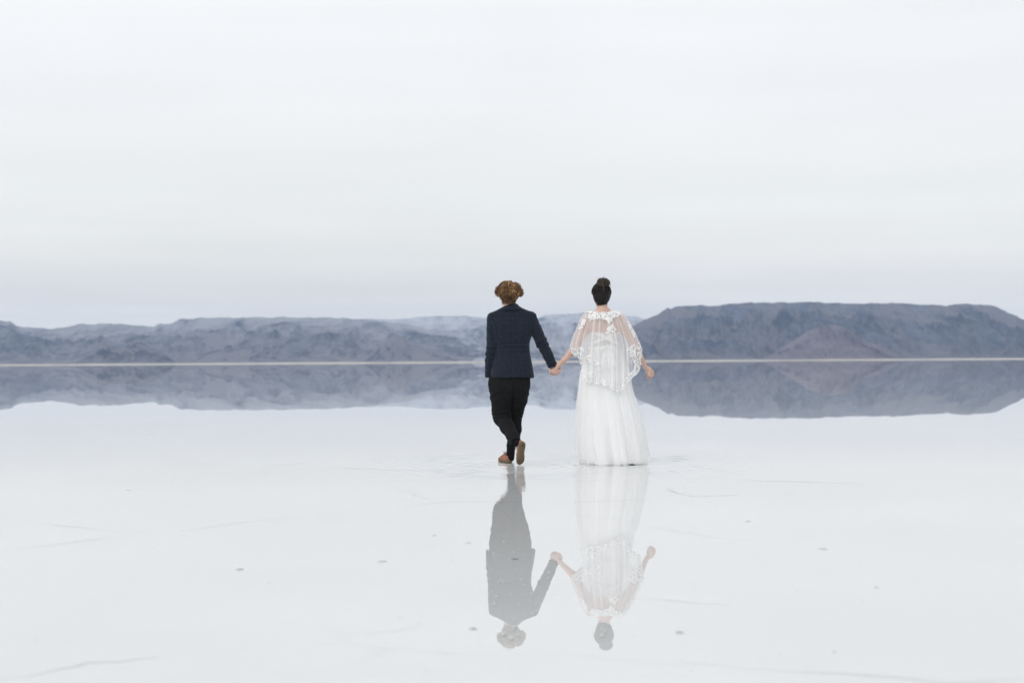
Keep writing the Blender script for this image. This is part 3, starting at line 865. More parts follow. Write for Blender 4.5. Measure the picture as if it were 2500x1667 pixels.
trous = link("trousers", f.mesh("trousers", tr_), man, TWILL, label="black trousers, creased at the knees")
# pocket edge on the left hip
pk = np.array([[U(1196 + 0.7 * t, 921 + 17 * t, -0.06 + 0.0 * t) for t in np.linspace(0, 1, 6)]])
pk[0, :, 0] += 0.004
vv_, ff_, _ = tubes(pk, np.full((1, 6), 0.0022), 5)
link("pocket_edge", mesh("pocket_edge", vv_, ff_), trous, TWILL)

# socks
f = Field((-0.15, 13.68, 0.02), (0.12, 13.98, 0.22), 0.0035)
f.chain([U(1247.5, 1090, 0.12), U(1246.5, 1106, 0.12), np.array((U(1246, 1120, 0.12)[0], DM + 0.125, 0.055))], [0.042, 0.039, 0.040], 0.01)
link("sock", f.mesh("sock", lambda V: 0.0015 * np.sin(V[:, 2] * 240)), man, SOCK)
f = Field((-0.05, 13.30, 0.10), (0.16, 13.62, 0.36), 0.0035)
f.chain([U(1255, 1070, -0.22), AL, FH], [0.040, 0.034, 0.026], 0.01)
link("sock", f.mesh("sock"), man, SOCK)

# shoes, built flat (x right, y towards the toe, z up) and then put on the foot
def outline(y):
    """half widths (left, right) of a right sole at y metres from the heel, length 0.285"""
    yy = np.array([0, 0.006, 0.02, 0.05, 0.09, 0.13, 0.17, 0.205, 0.235, 0.262, 0.278, 0.285])
    l_ = np.array([0, 0.020, 0.032, 0.037, 0.035, 0.033, 0.040, 0.045, 0.044, 0.034, 0.018, 0.002])
    r_ = np.array([0, 0.020, 0.032, 0.037, 0.036, 0.039, 0.046, 0.049, 0.044, 0.030, 0.014, 0.0])
    return pchip(y, yy, l_), pchip(y, yy, r_)
def make_shoe(side, M, flip):
    h = 0.0032
    def tf(me):
        me.transform(M)
    # sole: the outline as a bevelled slab
    ys = np.concatenate([0.285 * (0.5 - 0.5 * np.cos(np.linspace(0.06, math.pi - 0.06, 30)))])
    l_, r_ = outline(ys)
    if flip: l_, r_ = r_, l_
    loop = np.concatenate([np.stack([-l_, ys], -1), np.stack([r_, ys], -1)[::-1]])
    cen = np.array((0, 0.14))
    vs = []; 
    levels = [(0.0, -0.004), (0.004, 0.0), (0.020, 0.0015), (0.025, 0.0), (0.026, -0.006)]
    for z_, o_f in levels:
        dirv = loop - cen; dirv /= np.linalg.norm(dirv, axis=1, keepdims=True)
        q = loop + dirv * o_f
        spring = 0.018 * np.clip((q[:, 1] - 0.20) / 0.085, 0, 1) ** 2
        vs.append(np.concatenate([q, (z_ + spring)[:, None]], 1))
    nl = len(loop)
    V = np.concatenate(vs); F = [tuple(r) for r in grid_faces(nl, len(levels), True)[:, ::-1]]
    b0 = len(V); V = np.concatenate([V, [[0, 0.14, 0.0]], [[0, 0.14, 0.026]]])
    top0 = (len(levels) - 1) * nl
    for i in range(nl):
        F.append((i, (i + 1) % nl, b0)); F.append((top0 + (i + 1) % nl, top0 + i, b0 + 1))
    sole_me = mesh("sole", V, F); tf(sole_me)
    # upper
    f = Field((-0.07, -0.02, 0.0), (0.07, 0.31, 0.14), h)
    def up(X, Y, Z):
        y = Y.ravel()
        l2, r2 = outline(np.clip(y, 0.001, 0.284))
        if flip: l2, r2 = r2, l2
        l2 = (l2 - 0.001)[None, :, None]; r2 = (r2 - 0.001)[None, :, None]
        top = pchip(y, [0, 0.03, 0.07, 0.10, 0.15, 0.20, 0.24, 0.27, 0.285], [0.092, 0.096, 0.086, 0.094, 0.088, 0.068, 0.060, 0.052, 0.042])[None, :, None]
        cx = (r2 - l2) / 2; a = np.maximum((r2 + l2) / 2, 0.004)
        zz = (Z - 0.018) / np.maximum(top - 0.018, 0.01)
        wz = 1 - 0.42 * np.clip(zz, 0, 1) ** 1.6                 # narrows towards the top line
        e = np.sqrt((np.abs((X - cx) / (a * wz)) ** 2.6 + np.clip(zz, 0, None) ** 4.5))
        d = (e - 1) * np.minimum(a, 0.03)
        return np.maximum(d, np.maximum(0.014 - Z, np.maximum(0.002 - Y, Y - 0.284)))
    f.put(up, (-0.06, 0, 0.01), (0.06, 0.285, 0.12))
    f.ell((0, 0.060, 0.115), (0.027, 0.046, 0.062), 0.003, op='cut')                 # ankle opening
    f.ell((0.002 if not flip else -0.002, 0.128, 0.098), (0.015, 0.046, 0.020), 0.004, op='cut')  # throat
    def ud(V):
        return 0.0012 * fbm(V[:, 0] * 40, V[:, 1] * 40, V[:, 2] * 40, 3) + 0.0018 * np.exp(-((V[:, 1] - 0.075) / 0.004) ** 2) + 0.002 * np.exp(-((V[:, 1] - 0.165) / 0.004) ** 2) * 0.7
    um = f.mesh("shoe", ud); tf(um)
    sh = link("shoe", um, man, LEATHER)
    link("sole", sole_me, sh, SOLE)
    # round plug in the heel of the sole and cloth band at the waist
    a_ = np.linspace(0, 2 * math.pi, 20, endpoint=False)
    rp = np.stack([0.0105 * np.cos(a_) - 0.002, 0.040 + 0.0105 * np.sin(a_), np.full(20, -0.0012)], -1)
    rp2 = rp.copy(); rp2[:, 2] = 0.002
    pm = mesh("plug", np.concatenate([rp, rp2]), [tuple(range(19, -1, -1))] + [tuple(r) for r in grid_faces(20, 2, True)], False); tf(pm)
    link("heel_plug", pm, sh, PLUG)
    s_ = 1 if flip else -1
    l9, r9 = outline(np.array([0.135, 0.155]))
    # laces: three bars and a bow loop
    pth = []
    for q in range(3):
        y_ = 0.108 + 0.020 * q; zt = 0.094 - 0.008 * q - 0.002
        pth.append([(x_, y_ + 0.004 * math.sin(x_ * 90), zt - 9.0 * x_ * x_ + 0.004) for x_ in np.linspace(-0.026, 0.026, 12)])
    for q, sg in ((0, -1), (1, 1)):
        t_ = np.linspace(0, 1, 12)
        pth.append(np.stack([sg * (0.004 + 0.030 * np.sin(t_ * math.pi)), 0.106 - 0.012 * np.sin(t_ * 2 * math.pi), 0.098 + 0.012 * np.sin(t_ * math.pi) - 0.012 * t_], -1))
    vv_, ff_, _ = tubes(np.array([np.array(p) for p in pth]), np.full((5, 12), 0.0024), 6)
    lm = mesh("shoelace", vv_, ff_); tf(lm)
    link("shoelace", lm, sh, LACE_CORD)
    return sh
def frame_m(o, yv, zv):
    y_ = Vector(yv).normalized(); z_ = Vector(zv); z_ = (z_ - y_ * z_.dot(y_)).normalized(); x_ = y_.cross(z_)
    M = Matrix((x_, y_, z_)).transposed().to_4x4()
    return Matrix.Translation(o) @ M
# right foot flat on the ground, turned out to the left of the picture
hx = P(1244.5, 1130, DM + 0.1).x
s1 = make_shoe(1, frame_m((hx, 13.79, 0.006), (-0.30, 0.95, 0), (0, 0, 1)), False)
s1["label"] = "tan leather shoe standing flat in the water"
# left foot up on its toe, sole to the camera
heel = P(1277.5, 1079.0, 13.375); toe = P(1270.5, 1137.0, 13.455)
s2 = make_shoe(0, frame_m(heel, toe - heel, (-0.50, 0.86, 0.1)) @ Matrix.Scale((toe - heel).length / 0.285, 4), True)
s2["label"] = "tan leather shoe raised on its toe, sole showing"

# ---- curly hair: locks of fine strands that fall from the crown, wave, and flick out at the sides
r_ = np.random.default_rng(5)
HC = U(1243, 716, -0.01)
def hrad(ph_, th_):
    side = np.abs(np.cos(th_))
    rs = pchip(ph_, [0, 0.35, 0.8, 1.2, 1.5, 1.8, 2.1, 2.5], [0.120, 0.121, 0.121, 0.124, 0.126, 0.119, 0.105, 0.09])
    rb = pchip(ph_, [0, 0.35, 0.8, 1.2, 1.5, 1.8, 2.1, 2.5], [0.120, 0.121, 0.121, 0.121, 0.121, 0.119, 0.113, 0.102])
    return rb + (rs - rb) * side ** 1.3
def locks(nG, nS, seed, nape=False, mid=False, fly=False):
    r_ = np.random.default_rng(seed)
    sg = 14; tt = np.linspace(0, 1, sg)[None]
    phi0 = np.arccos(1 - r_.random(nG) * 0.95); th = r_.random(nG) * 2 * np.pi
    if nape:
        phi0 = 1.25 + 0.6 * r_.random(nG); th = -math.pi / 2 + (r_.random(nG) - 0.5) * 2.5
    if mid:
        phi0 = 0.95 + 0.6 * r_.random(nG)
    back = -np.sin(th)                                             # 1 at the nape
    end = np.where(np.abs(np.cos(th)) > 0.55, 1.30 + 0.62 * r_.random(nG), 1.75 + 0.5 * r_.random(nG))
    phi1 = np.minimum(phi0 + 0.8 + 0.7 * r_.random(nG), end)
    if nape:
        phi1 = phi0 + 0.35 + 0.3 * r_.random(nG)
    if mid:
        phi1 = np.where(np.abs(np.cos(th)) > 0.7, 1.62 + 0.28 * r_.random(nG), 1.85 + 0.35 * r_.random(nG))
    amp = 0.40 + 0.85 * r_.random(nG); fq = 1.0 + 1.5 * r_.random(nG); pz = r_.random(nG) * 6.28
    tw = (r_.random(nG) - 0.5) * 0.9; lay = (0.85 + 0.16 * r_.random(nG) ** 0.8) if not (nape or mid) else (0.86 + 0.12 * r_.random(nG)); flick = np.where(phi1 > 1.4, r_.random(nG), 0.0)
    if fly:
        lay = 0.97 + 0.10 * r_.random(nG); amp = 0.9 + 1.1 * r_.random(nG); flick = r_.random(nG)
    g = np.repeat(np.arange(nG), nS); n_ = len(g)
    jt = r_.normal(0, 1, (n_, 3))
    ph = (phi0[g] + 0.05 * jt[:, 0])[:, None] + (phi1 - phi0)[g][:, None] * (1 + 0.05 * jt[:, 1])[:, None] * tt
    wv_ = np.sin(tt * fq[g][:, None] * 6.28 + pz[g][:, None] + 0.25 * jt[:, 2:3]); wc = np.cos(tt * fq[g][:, None] * 6.28 + pz[g][:, None] + 0.25 * jt[:, 2:3])
    spread = 0.045 * (1.1 - 0.55 * tt)
    thv = th[g][:, None] + tw[g][:, None] * tt + 0.15 * amp[g][:, None] * wc * (0.2 + 0.8 * tt) / np.maximum(np.sin(ph), 0.45) + spread * jt[:, 0:1] / np.maximum(np.sin(ph), 0.4)
    r0 = hrad(ph, thv) * lay[g][:, None] + 0.0105 * amp[g][:, None] * wv_ * (0.25 + 0.75 * tt) + 0.0026 * jt[:, 1:2] + 0.010 * flick[g][:, None] * tt ** 4
    part = np.exp(-((thv - 1.2) / 0.35) ** 2)                      # the parting dips the crown a little
    pt = np.stack([HC[0] + r0 * np.sin(ph) * np.cos(thv), HC[1] + r0 * 1.02 * np.sin(ph) * np.sin(thv), HC[2] + r0 * np.cos(ph)], -1)
    dip = np.exp(-((pt[..., 0] - U(1253, 690)[0]) / 0.012) ** 2) * np.clip(np.cos(ph) * 1.6 - 0.5, 0, 1)
    pt[..., 2] -= 0.012 * dip
    face = (np.sin(thv[:, -1] - R(24)) > 0.3) & (ph[:, -1] > 1.45)
    low = (np.abs(np.cos(thv[:, -1])) > 0.70) & (ph[:, -1] > 1.9)
    ok = ~(face | low)
    pt = pt[ok]; n_ = len(pt)
    ra = (0.0013 + 0.0013 * r_.random(n_))[:, None] * np.clip(np.sin(np.pi * (0.25 + 0.75 * tt)), 0.02, 1) ** 0.6
    if fly:
        ra *= 0.75
    val = np.clip(0.9 * r_.random(nG)[g][ok] + 0.3 * r_.random(n_) - 0.1, 0, 1)
    return tubes(pt, ra, 4, val)
V1, F1, S1 = locks(300, 18, 5)
for Vn, Fn, Sn in (locks(150, 12, 9, True), locks(190, 14, 14, False, True), locks(240, 1, 23, fly=True), locks(90, 1, 29, False, True, True)):
    F1 = np.concatenate([F1, Fn + len(V1)]); V1 = np.concatenate([V1, Vn]); S1 = np.concatenate([S1, 0.8 * Sn])
# the mass under the locks, down to the cropped nape
f = Field((-0.22, 13.48, 1.46), (0.20, 13.90, 1.82), 0.0045)
f.ell(HC + (0, 0, 0.010), (0.104, 0.106, 0.098), 0.0)
f.ell(U(1243, 721, -0.046), (0.086, 0.056, 0.062), 0.03)
f.ell(U(1243, 732, -0.042), (0.064, 0.046, 0.031), 0.02)
f.ell(np.array(hw_(0, 0.098, -0.045)), (0.085, 0.075, 0.085), 0.01, HA, 'cut')
f.ell(np.array(hw_(-0.075, 0.05, -0.07)), (0.05, 0.06, 0.07), 0.01, HA, 'cut')
hm = f.mesh("hair", lambda V: 0.006 * fbm(V[:, 0] * 45, V[:, 1] * 45, V[:, 2] * 28, 3))
v0 = np.zeros(len(hm.vertices) * 3); hm.vertices.foreach_get("co", v0); v0 = v0.reshape(-1, 3)
q0 = np.zeros(len(hm.polygons) * 4, np.int32); hm.loops.foreach_get("vertex_index", q0); q0 = q0.reshape(-1, 4)
bpy.data.meshes.remove(hm)
# short nape hair
nN = 260
a0 = r_.random(nN) * 2 - 1; b0 = r_.random(nN)
np0 = np.stack([U(1243, 720)[0] + a0 * 0.066, DM - 0.01 - 0.088 * np.sqrt(1 - 0.75 * a0 ** 2), U(1243, 724)[2] - b0 * 0.052], -1)
tn = np.linspace(0, 1, 6)
npth = np0[:, None, :] + np.stack([(-0.25 * a0[:, None] * tn + 0.15 * np.sin(tn * 9 + a0[:, None] * 20)) * 0.03, (0.012 * tn[None] + 0.0 * a0[:, None]) * 0.6 - 0.004, -0.028 * tn[None] + 0 * a0[:, None]], -1)
V2, F2, S2 = tubes(npth, (0.0035 * np.sin(np.pi * (0.2 + 0.75 * tn)))[None].repeat(nN, 0), 4, 0.35 * r_.random(nN))
V = np.concatenate([v0, V1, V2]); F = np.concatenate([q0, F1 + len(v0), F2 + len(v0) + len(V1)])
hm = mesh("hair", V, F); attr(hm, "strand", np.concatenate([np.full(len(v0), 0.05), S1, S2]))
link("hair", hm, man, HAIR_M, label="tousled light brown curls")

# ================================================================== the bride
def lace_cloth(name, lo=0.0):
    """fine machine lace: white thread, small open cells showing what is behind"""
    m = Mat(name)
    v = m.coords("Object")
    vo_ = m.n("ShaderNodeTexVoronoi", feature='DISTANCE_TO_EDGE'); vo_.inputs["Scale"].default_value = 75.0; m.l(v, vo_.inputs["Vector"])
    v2 = m.n("ShaderNodeTexVoronoi"); v2.inputs["Scale"].default_value = 32.0; m.l(v, v2.inputs["Vector"])
    a = m.ramp(vo_.outputs["Distance"], [(0.10, (1, 1, 1)), (0.22, (0, 0, 0))])
    b = m.ramp(v2.outputs["Distance"], [(0.30, (1, 1, 1)), (0.42, (0, 0, 0))])
    al = m.math('MAXIMUM', m.math('MAXIMUM', a, b), lo)
    m.base((0.80, 0.80, 0.80)); m.set(Roughness=0.85, Specular_IOR_Level=0.1)
    m.l(al, m.b.inputs["Alpha"])
    return m.m
def tulle(name, op, streak=0.25):
    m = Mat(name)
    m.t.nodes.remove(m.b)
    tr = m.n("ShaderNodeBsdfTransparent"); df = m.n("ShaderNodeBsdfDiffuse"); tl = m.n("ShaderNodeBsdfTranslucent")
    df.inputs[0].default_value = (0.97, 0.97, 0.975, 1); tl.inputs[0].default_value = (0.97, 0.97, 0.975, 1)
    a = m.n("ShaderNodeMixShader"); a.inputs[0].default_value = 0.4
    m.l(df.outputs[0], a.inputs[1]); m.l(tl.outputs[0], a.inputs[2])
    mx = m.n("ShaderNodeMixShader")
    at = m.n("ShaderNodeAttribute"); at.attribute_name = "gather"        # cloth lies denser where it is gathered
    fac = m.math('ADD', op, m.math('MULTIPLY', at.outputs["Fac"], streak), clamp=True)
    m.l(fac, mx.inputs[0]); m.l(tr.outputs[0], mx.inputs[1]); m.l(a.outputs[0], mx.inputs[2])
    m.l(mx.outputs[0], m.o.inputs["Surface"])
    return m.m
SATIN = cloth("white_satin", (0.86, 0.865, 0.87), (0.90, 0.905, 0.91), 14.0, 0.03, Roughness=0.6, Specular_IOR_Level=0.25)
def damp(mat):
    m = Mat.__new__(Mat); m.m = mat; m.t = mat.node_tree; m.b = m.t.nodes["Principled BSDF"]; m.o = m.t.nodes["Material Output"]
    src = m.b.inputs["Base Color"].links[0].from_socket
    v = m.coords("Object"); s = m.n("ShaderNodeSeparateXYZ"); m.l(v, s.inputs[0])
    hgt = m.math('MULTIPLY_ADD', s.outputs["Z"], -16.0, 1.0, clamp=True)
    nz = m.ramp(m.noise(m.coords("Object", (1, 1, 0.4)), 9.0, 5, 0.6), [(0.42, (0, 0, 0)), (0.62, (1, 1, 1))])
    m.base(m.mixc(m.math('MULTIPLY', m.math('MULTIPLY', hgt, nz), 0.7), src, (0.56, 0.56, 0.55)))
    return mat
SKIRT_SATIN = damp(cloth("white_satin_skirt", (0.86, 0.865, 0.87), (0.90, 0.905, 0.91), 14.0, 0.03, Roughness=0.6, Specular_IOR_Level=0.25))
LACE = cloth("white_lace_thread", (0.86, 0.86, 0.86), (0.92, 0.92, 0.92), 220.0, 0.3)
BODICE_LACE = lace_cloth("bodice_lace", 0.55)
TULLE_CAPE = tulle("tulle_cape", 0.40, 0.52)
TULLE_SKIRT = tulle("tulle_skirt", 0.40, 0.10)

BR_BASE = Vector((P(1478, 1132, DM).x, DM, 0))
f = Field((0.30, 13.35, -0.01), (1.42, 14.02, 1.80), 0.0042)
bc = U(1468, 719.5, 0.01)
bw_, BA = build_head(f, bc, R(6), R(-4), 0.97)
f.cap(U(1469.5, 733, -0.005), U(1471.5, 764, -0.02), 0.048, 0.052, 0.02)
BT = rows_px([(752, 1456, 1486, 0.045, -0.012), (759, 1449, 1494, 0.055, -0.010), (765, 1440, 1504, 0.064, -0.006), (772, 1433, 1514, 0.074), (785, 1431, 1518, 0.090), (800, 1435, 1517, 0.098),
              (815, 1438, 1515, 0.100), (835, 1443, 1510, 0.094), (850, 1445, 1508, 0.090), (875, 1438, 1516, 0.103), (905, 1430, 1527, 0.118), (930, 1432, 1526, 0.115), (950, 1440, 1518, 0.10)])
f.loft(BT, 0.02)
f.ell(U(1452, 790, -0.082), (0.045, 0.016, 0.065), 0.02); f.ell(U(1500, 790, -0.082), (0.045, 0.016, 0.065), 0.02)      # shoulder blades
f.ell(U(1457, 803, 0.085), (0.05, 0.045, 0.05), 0.02); f.ell(U(1497, 803, 0.085), (0.05, 0.045, 0.05), 0.02)          # bust
# spine furrow
f.cap(U(1475, 775, -0.118), U(1477, 815, -0.126), 0.018, 0.018, 0.02, 'cut')
# left arm, given to the man
BLS, BLE, BLW = U(1437, 779), U(1405, 850, -0.02), U(1364, 892, -0.035)
f.chain([BLS, (BLS + BLE) / 2 + (0, -0.004, 0), BLE], [0.042, 0.042, 0.034], 0.03)
f.chain([BLE, BLE + (BLW - BLE) * 0.3, BLW], [0.035, 0.035, 0.0215], 0.012)
bp_ = U(1354.5, 902.5, -0.030)
rot = np.array(Matrix.Rotation(R(38), 3, 'Y'))
f.ell(bp_, (0.026, 0.013, 0.042), 0.012, rot)
f.cap(BLW, bp_ + (0.008, 0, 0.008), 0.021, 0.020, 0.012)
for q, (kx, ky, mx_, my_, ex, ey) in enumerate([(1345.5, 905.5, 1342.0, 908.5, 1345.5, 911.0), (1348.0, 909.0, 1345.2, 912.5, 1348.5, 914.0),
                                               (1351.5, 911.0, 1349.5, 914.5, 1352.0, 914.6), (1355, 911.8, 1354.6, 915.4, 1355.5, 914.0)]):
    f.chain([U(kx + 3, ky - 3, -0.030), U(kx, ky, -0.026), U(mx_, my_, 0.004), U(ex, ey, 0.030)], [0.0092, 0.0088, 0.0080, 0.0070], 0.004)
f.chain([U(1356, 897.5, -0.02), U(1347, 898.5, 0.02), U(1342, 901.5, 0.038)], [0.0105, 0.0095, 0.0078], 0.006)
# right arm, swinging free
BRS, BRE, BRW = U(1513, 779), U(1552, 851, -0.02), U(1576, 897, 0.03)
f.chain([BRS, (BRS + BRE) / 2 + (0, -0.004, 0), BRE], [0.042, 0.042, 0.034], 0.03)
f.chain([BRE, BRE + (BRW - BRE) * 0.3, BRW], [0.035, 0.034, 0.0205], 0.012)
f.ell(U(1584.0, 903.0, 0.040), (0.032, 0.013, 0.034), 0.012, np.array(Matrix.Rotation(R(-42), 3, 'Y')))
f.cap(BRW, U(1582, 901.5, 0.038), 0.0205, 0.019, 0.012)
FING = [((1582.0, 909.0), (1583.6, 916.0), (1578.6, 922.6), 0.030), ((1586.2, 909.8), (1588.0, 917.6), (1582.6, 925.2), 0.034),
        ((1590.4, 907.6), (1592.4, 916.2), (1587.6, 924.2), 0.044), ((1593.8, 904.6), (1594.8, 912.0), (1594.2, 919.0), 0.056)]
for (a, b, c_, dy) in FING:
    e_ = ((b[0] + c_[0]) / 2 + 0.8, (b[1] + c_[1]) / 2)
    f.chain([U(*a, dy), U(*b, dy - 0.004), U(*e_, dy + 0.012), U(*c_, dy + 0.024)], [0.0090, 0.0085, 0.0078, 0.0066], 0.004)
f.chain([U(1579, 902, 0.052), U(1577.5, 909, 0.074), U(1579, 915, 0.082)], [0.0115, 0.0095, 0.0075], 0.008)
# legs and feet under the skirt
for q in (-1, 1):
    hp = U(1478 + q * 22, 935, 0); kn = U(1478 + q * 20, 1030, 0.03 * q); ak = np.array((hp[0] - q * 0.02, DM + 0.05 * q, 0.10))
    f.cap(hp, kn, 0.085, 0.055, 0.03); f.cap(kn, ak, 0.052, 0.034, 0.012); f.cap(ak, ak + (0, 0.02, -0.06), 0.034, 0.03, 0.01); f.cap(ak + (0, 0.01, -0.065), ak + (0, 0.17, -0.072), 0.026, 0.020, 0.012)
bme = f.mesh("person", lambda V: 0.0005 * fbm(V[:, 0] * 60, V[:, 1] * 60, V[:, 2] * 60, 2))
bride = link("person", bme, None, SKIN_W, label="person in a white wedding dress and sheer cape with hair in a bun", cat="person")
bme.transform(Matrix.Translation(-BR_BASE)); bride.location = BR_BASE; BASE[bride.name] = BR_BASE

# bodice
f = Field((0.60, 13.50, 1.05), (1.10, 13.92, 1.32), 0.0036)
f.loft(BT, off=0.007, zlo=P(1478, 858, DM).z, zhi=P(1478, 812, DM).z)
f.ell(U(1457, 806, 0.085), (0.055, 0.048, 0.055), 0.02); f.ell(U(1497, 806, 0.085), (0.055, 0.048, 0.055), 0.02)
sl, X, Y, Z = f.win(f.lo, f.lo + f.h * f.n)
f.d = np.maximum(f.d, Z - (P(1478, 811.5, DM).z + 0.0018 * np.sin(X * 160))).astype(np.float32)
f.d = np.maximum(f.d, -(f.d + 0.007)) if False else f.d
bod = link("bodice", f.mesh("bodice", lambda V: 0.0012 * fbm(V[:, 0] * 90, V[:, 1] * 90, V[:, 2] * 90, 3)), bride, BODICE_LACE, label="white lace bodice")

def torso_pt(px, py, off):
    """a point on the bride's back behind photo column px, standing off the skin"""
    rw = np.array(sorted(BT)); p = P(px, py, DM - 0.1)
    cx, a, cy, b = [float(pchip(p.z, rw[:, 0], rw[:, j])) for j in (1, 2, 3, 4)]
    a += off; b += off
    u = np.clip(abs((p.x - cx) / a), 0, 0.985)
    return np.array((p.x, cy - b * (1 - u ** 2.3) ** (1 / 2.3), p.z))
def ribbon(name, cl, wd, off, mat, parent, n=40, m_=6, th=0.0025):
    """a band that lies on her back: cl = centre line in photo pixels, wd = width in pixels at its ends and middle"""
    cl = np.array(cl, float); t = np.linspace(0, 1, n); ts = np.linspace(0, 1, len(cl))
    cx = pchip(t, ts, cl[:, 0]) if True else 0
    cx = np.interp(t, ts, cl[:, 0]); cy = np.interp(t, ts, cl[:, 1])
    g = np.stack([np.gradient(cx), np.gradient(cy)], -1); g /= np.linalg.norm(g, axis=1, keepdims=True)
    nr = np.stack([-g[:, 1], g[:, 0]], -1)
    ww = np.interp(t, np.linspace(0, 1, len(wd)), wd)
    vs = []
    for i in range(n):
        for j in range(m_):
            q = (j / (m_ - 1) - 0.5) * ww[i]
            pl = 0.0022 * math.sin(j * 2.4 + 0.5 * math.sin(i * 0.3))
            vs.append(torso_pt(cx[i] + nr[i, 0] * q, cy[i] + nr[i, 1] * q, off + pl))
    me = mesh(name, np.array(vs), grid_faces(m_, n))
    o = link(name, me, parent, mat)
    md = o.modifiers.new("thick", 'SOLIDIFY'); md.thickness = th; md.offset = 0
    return o
ribbon("cross_strap", [(1443, 842), (1460, 833), (1482, 824), (1500, 817), (1513, 812)], [9, 9.5, 10, 8, 6], 0.013, SATIN, bride)
ribbon("cross_strap", [(1449, 812), (1464, 818), (1482, 826), (1500, 834), (1516, 842)], [6, 8, 10, 9.5, 9], 0.017, SATIN, bride)
ribbon("waist_sash", [(1436, 850), (1460, 850), (1482, 849), (1500, 850), (1518, 850)], [10, 10, 9, 10, 10], 0.014, SATIN, bride)

# skirt: opaque underskirt and a wider tulle layer over it
def skirt(name, tab, mat, folds, seed, hemlift, nt=360, nz=90, boff=0.0, gather=False, amp0=0.004, ampl=0.024):
    r2 = np.random.default_rng(int(seed * 10))
    tab = np.array(tab, float)
    py = np.linspace(tab[0, 0], tab[-1, 0], nz)
    xl = pchip(py, tab[:, 0], tab[:, 1]); xr = pchip(py, tab[:, 0], tab[:, 2])
    th = np.linspace(0, 2 * np.pi, nt, endpoint=False)
    ks = np.array([f_[0] for f_ in folds]); am = np.array([f_[1] for f_ in folds]); phs = r2.random(len(folds)) * 6.28
    V = []; G = []
    for i in range(nz):
        c = P((xl[i] + xr[i]) / 2, py[i], DM); a = (xr[i] - xl[i]) / 2 * K
        v_ = i / (nz - 1)
        warp = th + 0.22 * np.sin(2 * th + seed) + 0.12 * np.sin(5 * th + 2.1 * seed + 0.8 * v_) + 0.03 * np.sin(13 * th + 3 * v_)
        w_ = sum(am[q] * np.cos(ks[q] * warp + phs[q] + 0.25 * np.sin(2.5 * v_ + q)) for q in range(len(ks)))
        w_ = np.sign(w_) * np.abs(w_) ** 0.85
        A = amp0 + ampl * v_ ** 1.1
        rr = 1 + (w_ * A) / max(a, 0.1)
        b = float(pchip(py[i], [846, 885, 918, 960, 1010, 1070, 1135], [0.102, 0.122, 0.142, 0.168, 0.205, 0.245, 0.285])) + boff
        x = c.x + a * np.cos(th) * rr; y = DM + b * np.sin(th) * rr
        z = np.full(nt, c.z)
        if i == nz - 1 or v_ > 0.9:
            lift = hemlift(th) * np.clip((v_ - 0.9) / 0.1, 0, 1)
            z = z + lift
        V.append(np.stack([x, y, z], -1)); G.append(np.clip(0.5 - 0.5 * w_, 0, 1))
    V = np.concatenate(V)
    V[:, 2] = np.maximum(V[:, 2], 0.003)
    me = mesh(name, V, grid_faces(nt, nz, True)[:, ::-1])
    if gather:
        attr(me, "gather", np.concatenate(G))
    return me
ZB = 1133.5
def bottom_z(px, py): return P(px, py, DM).z
def lift_a(th):
    # nearest the camera the cloth reaches the water; at the right it is kicked up a little
    d = np.angle(np.exp(1j * (th - R(-62))))
    return 0.017 * np.exp(-(d / 0.09) ** 2) + 0.003 * np.sin(6 * th)
hemrow = (883.2 + 0.985 * FPX / DM + 0.6 + (891 - 0.0062 * 1480 - 883.2))
S1_ = [(846, 1443, 1511), (860, 1438, 1516), (885, 1428, 1527), (918, 1419, 1537), (954, 1417, 1543), (993, 1416, 1552), (1030, 1416, 1561), (1070, 1418, 1569), (1110, 1422, 1576), (hemrow, 1425, 1579)]
me = skirt("skirt", S1_, SATIN, [(3, 0.5), (7, 0.8), (11, 0.6), (19, 0.30), (31, 0.12)], 3.3, lift_a)
skirt_o = link("skirt", me, bride, SKIRT_SATIN, label="long white satin skirt in soft folds")
md = skirt_o.modifiers.new("thick", 'SOLIDIFY'); md.thickness = 0.002; md.offset = -1
S2_ = [(848, 1439, 1515), (862, 1433, 1521), (885, 1424, 1531), (918, 1416, 1540), (954, 1412.5, 1546.5), (985, 1409, 1558), (1025, 1407, 1569), (1061, 1406, 1577), (1085, 1407, 1581), (1110, 1409, 1585), (hemrow - 1.5, 1412, 1587)]
def lift_b(th):
    return 0.010 + 0.09 * np.clip(np.cos(th), 0, 1) ** 6 + 0.05 * np.clip(-np.cos(th), 0, 1) ** 8 + 0.010 * np.sin(5 * th + 1) + 0.006 * np.sin(13 * th)
me = skirt("tulle_overskirt", S2_, TULLE_SKIRT, [(4, 0.5), (9, 0.7), (15, 0.55), (27, 0.30), (47, 0.15)], 8.1, lift_b, 480, 90, 0.045, True, 0.003, 0.020)
link("tulle_overskirt", me, bride, TULLE_SKIRT, label="sheer tulle layer over the skirt")

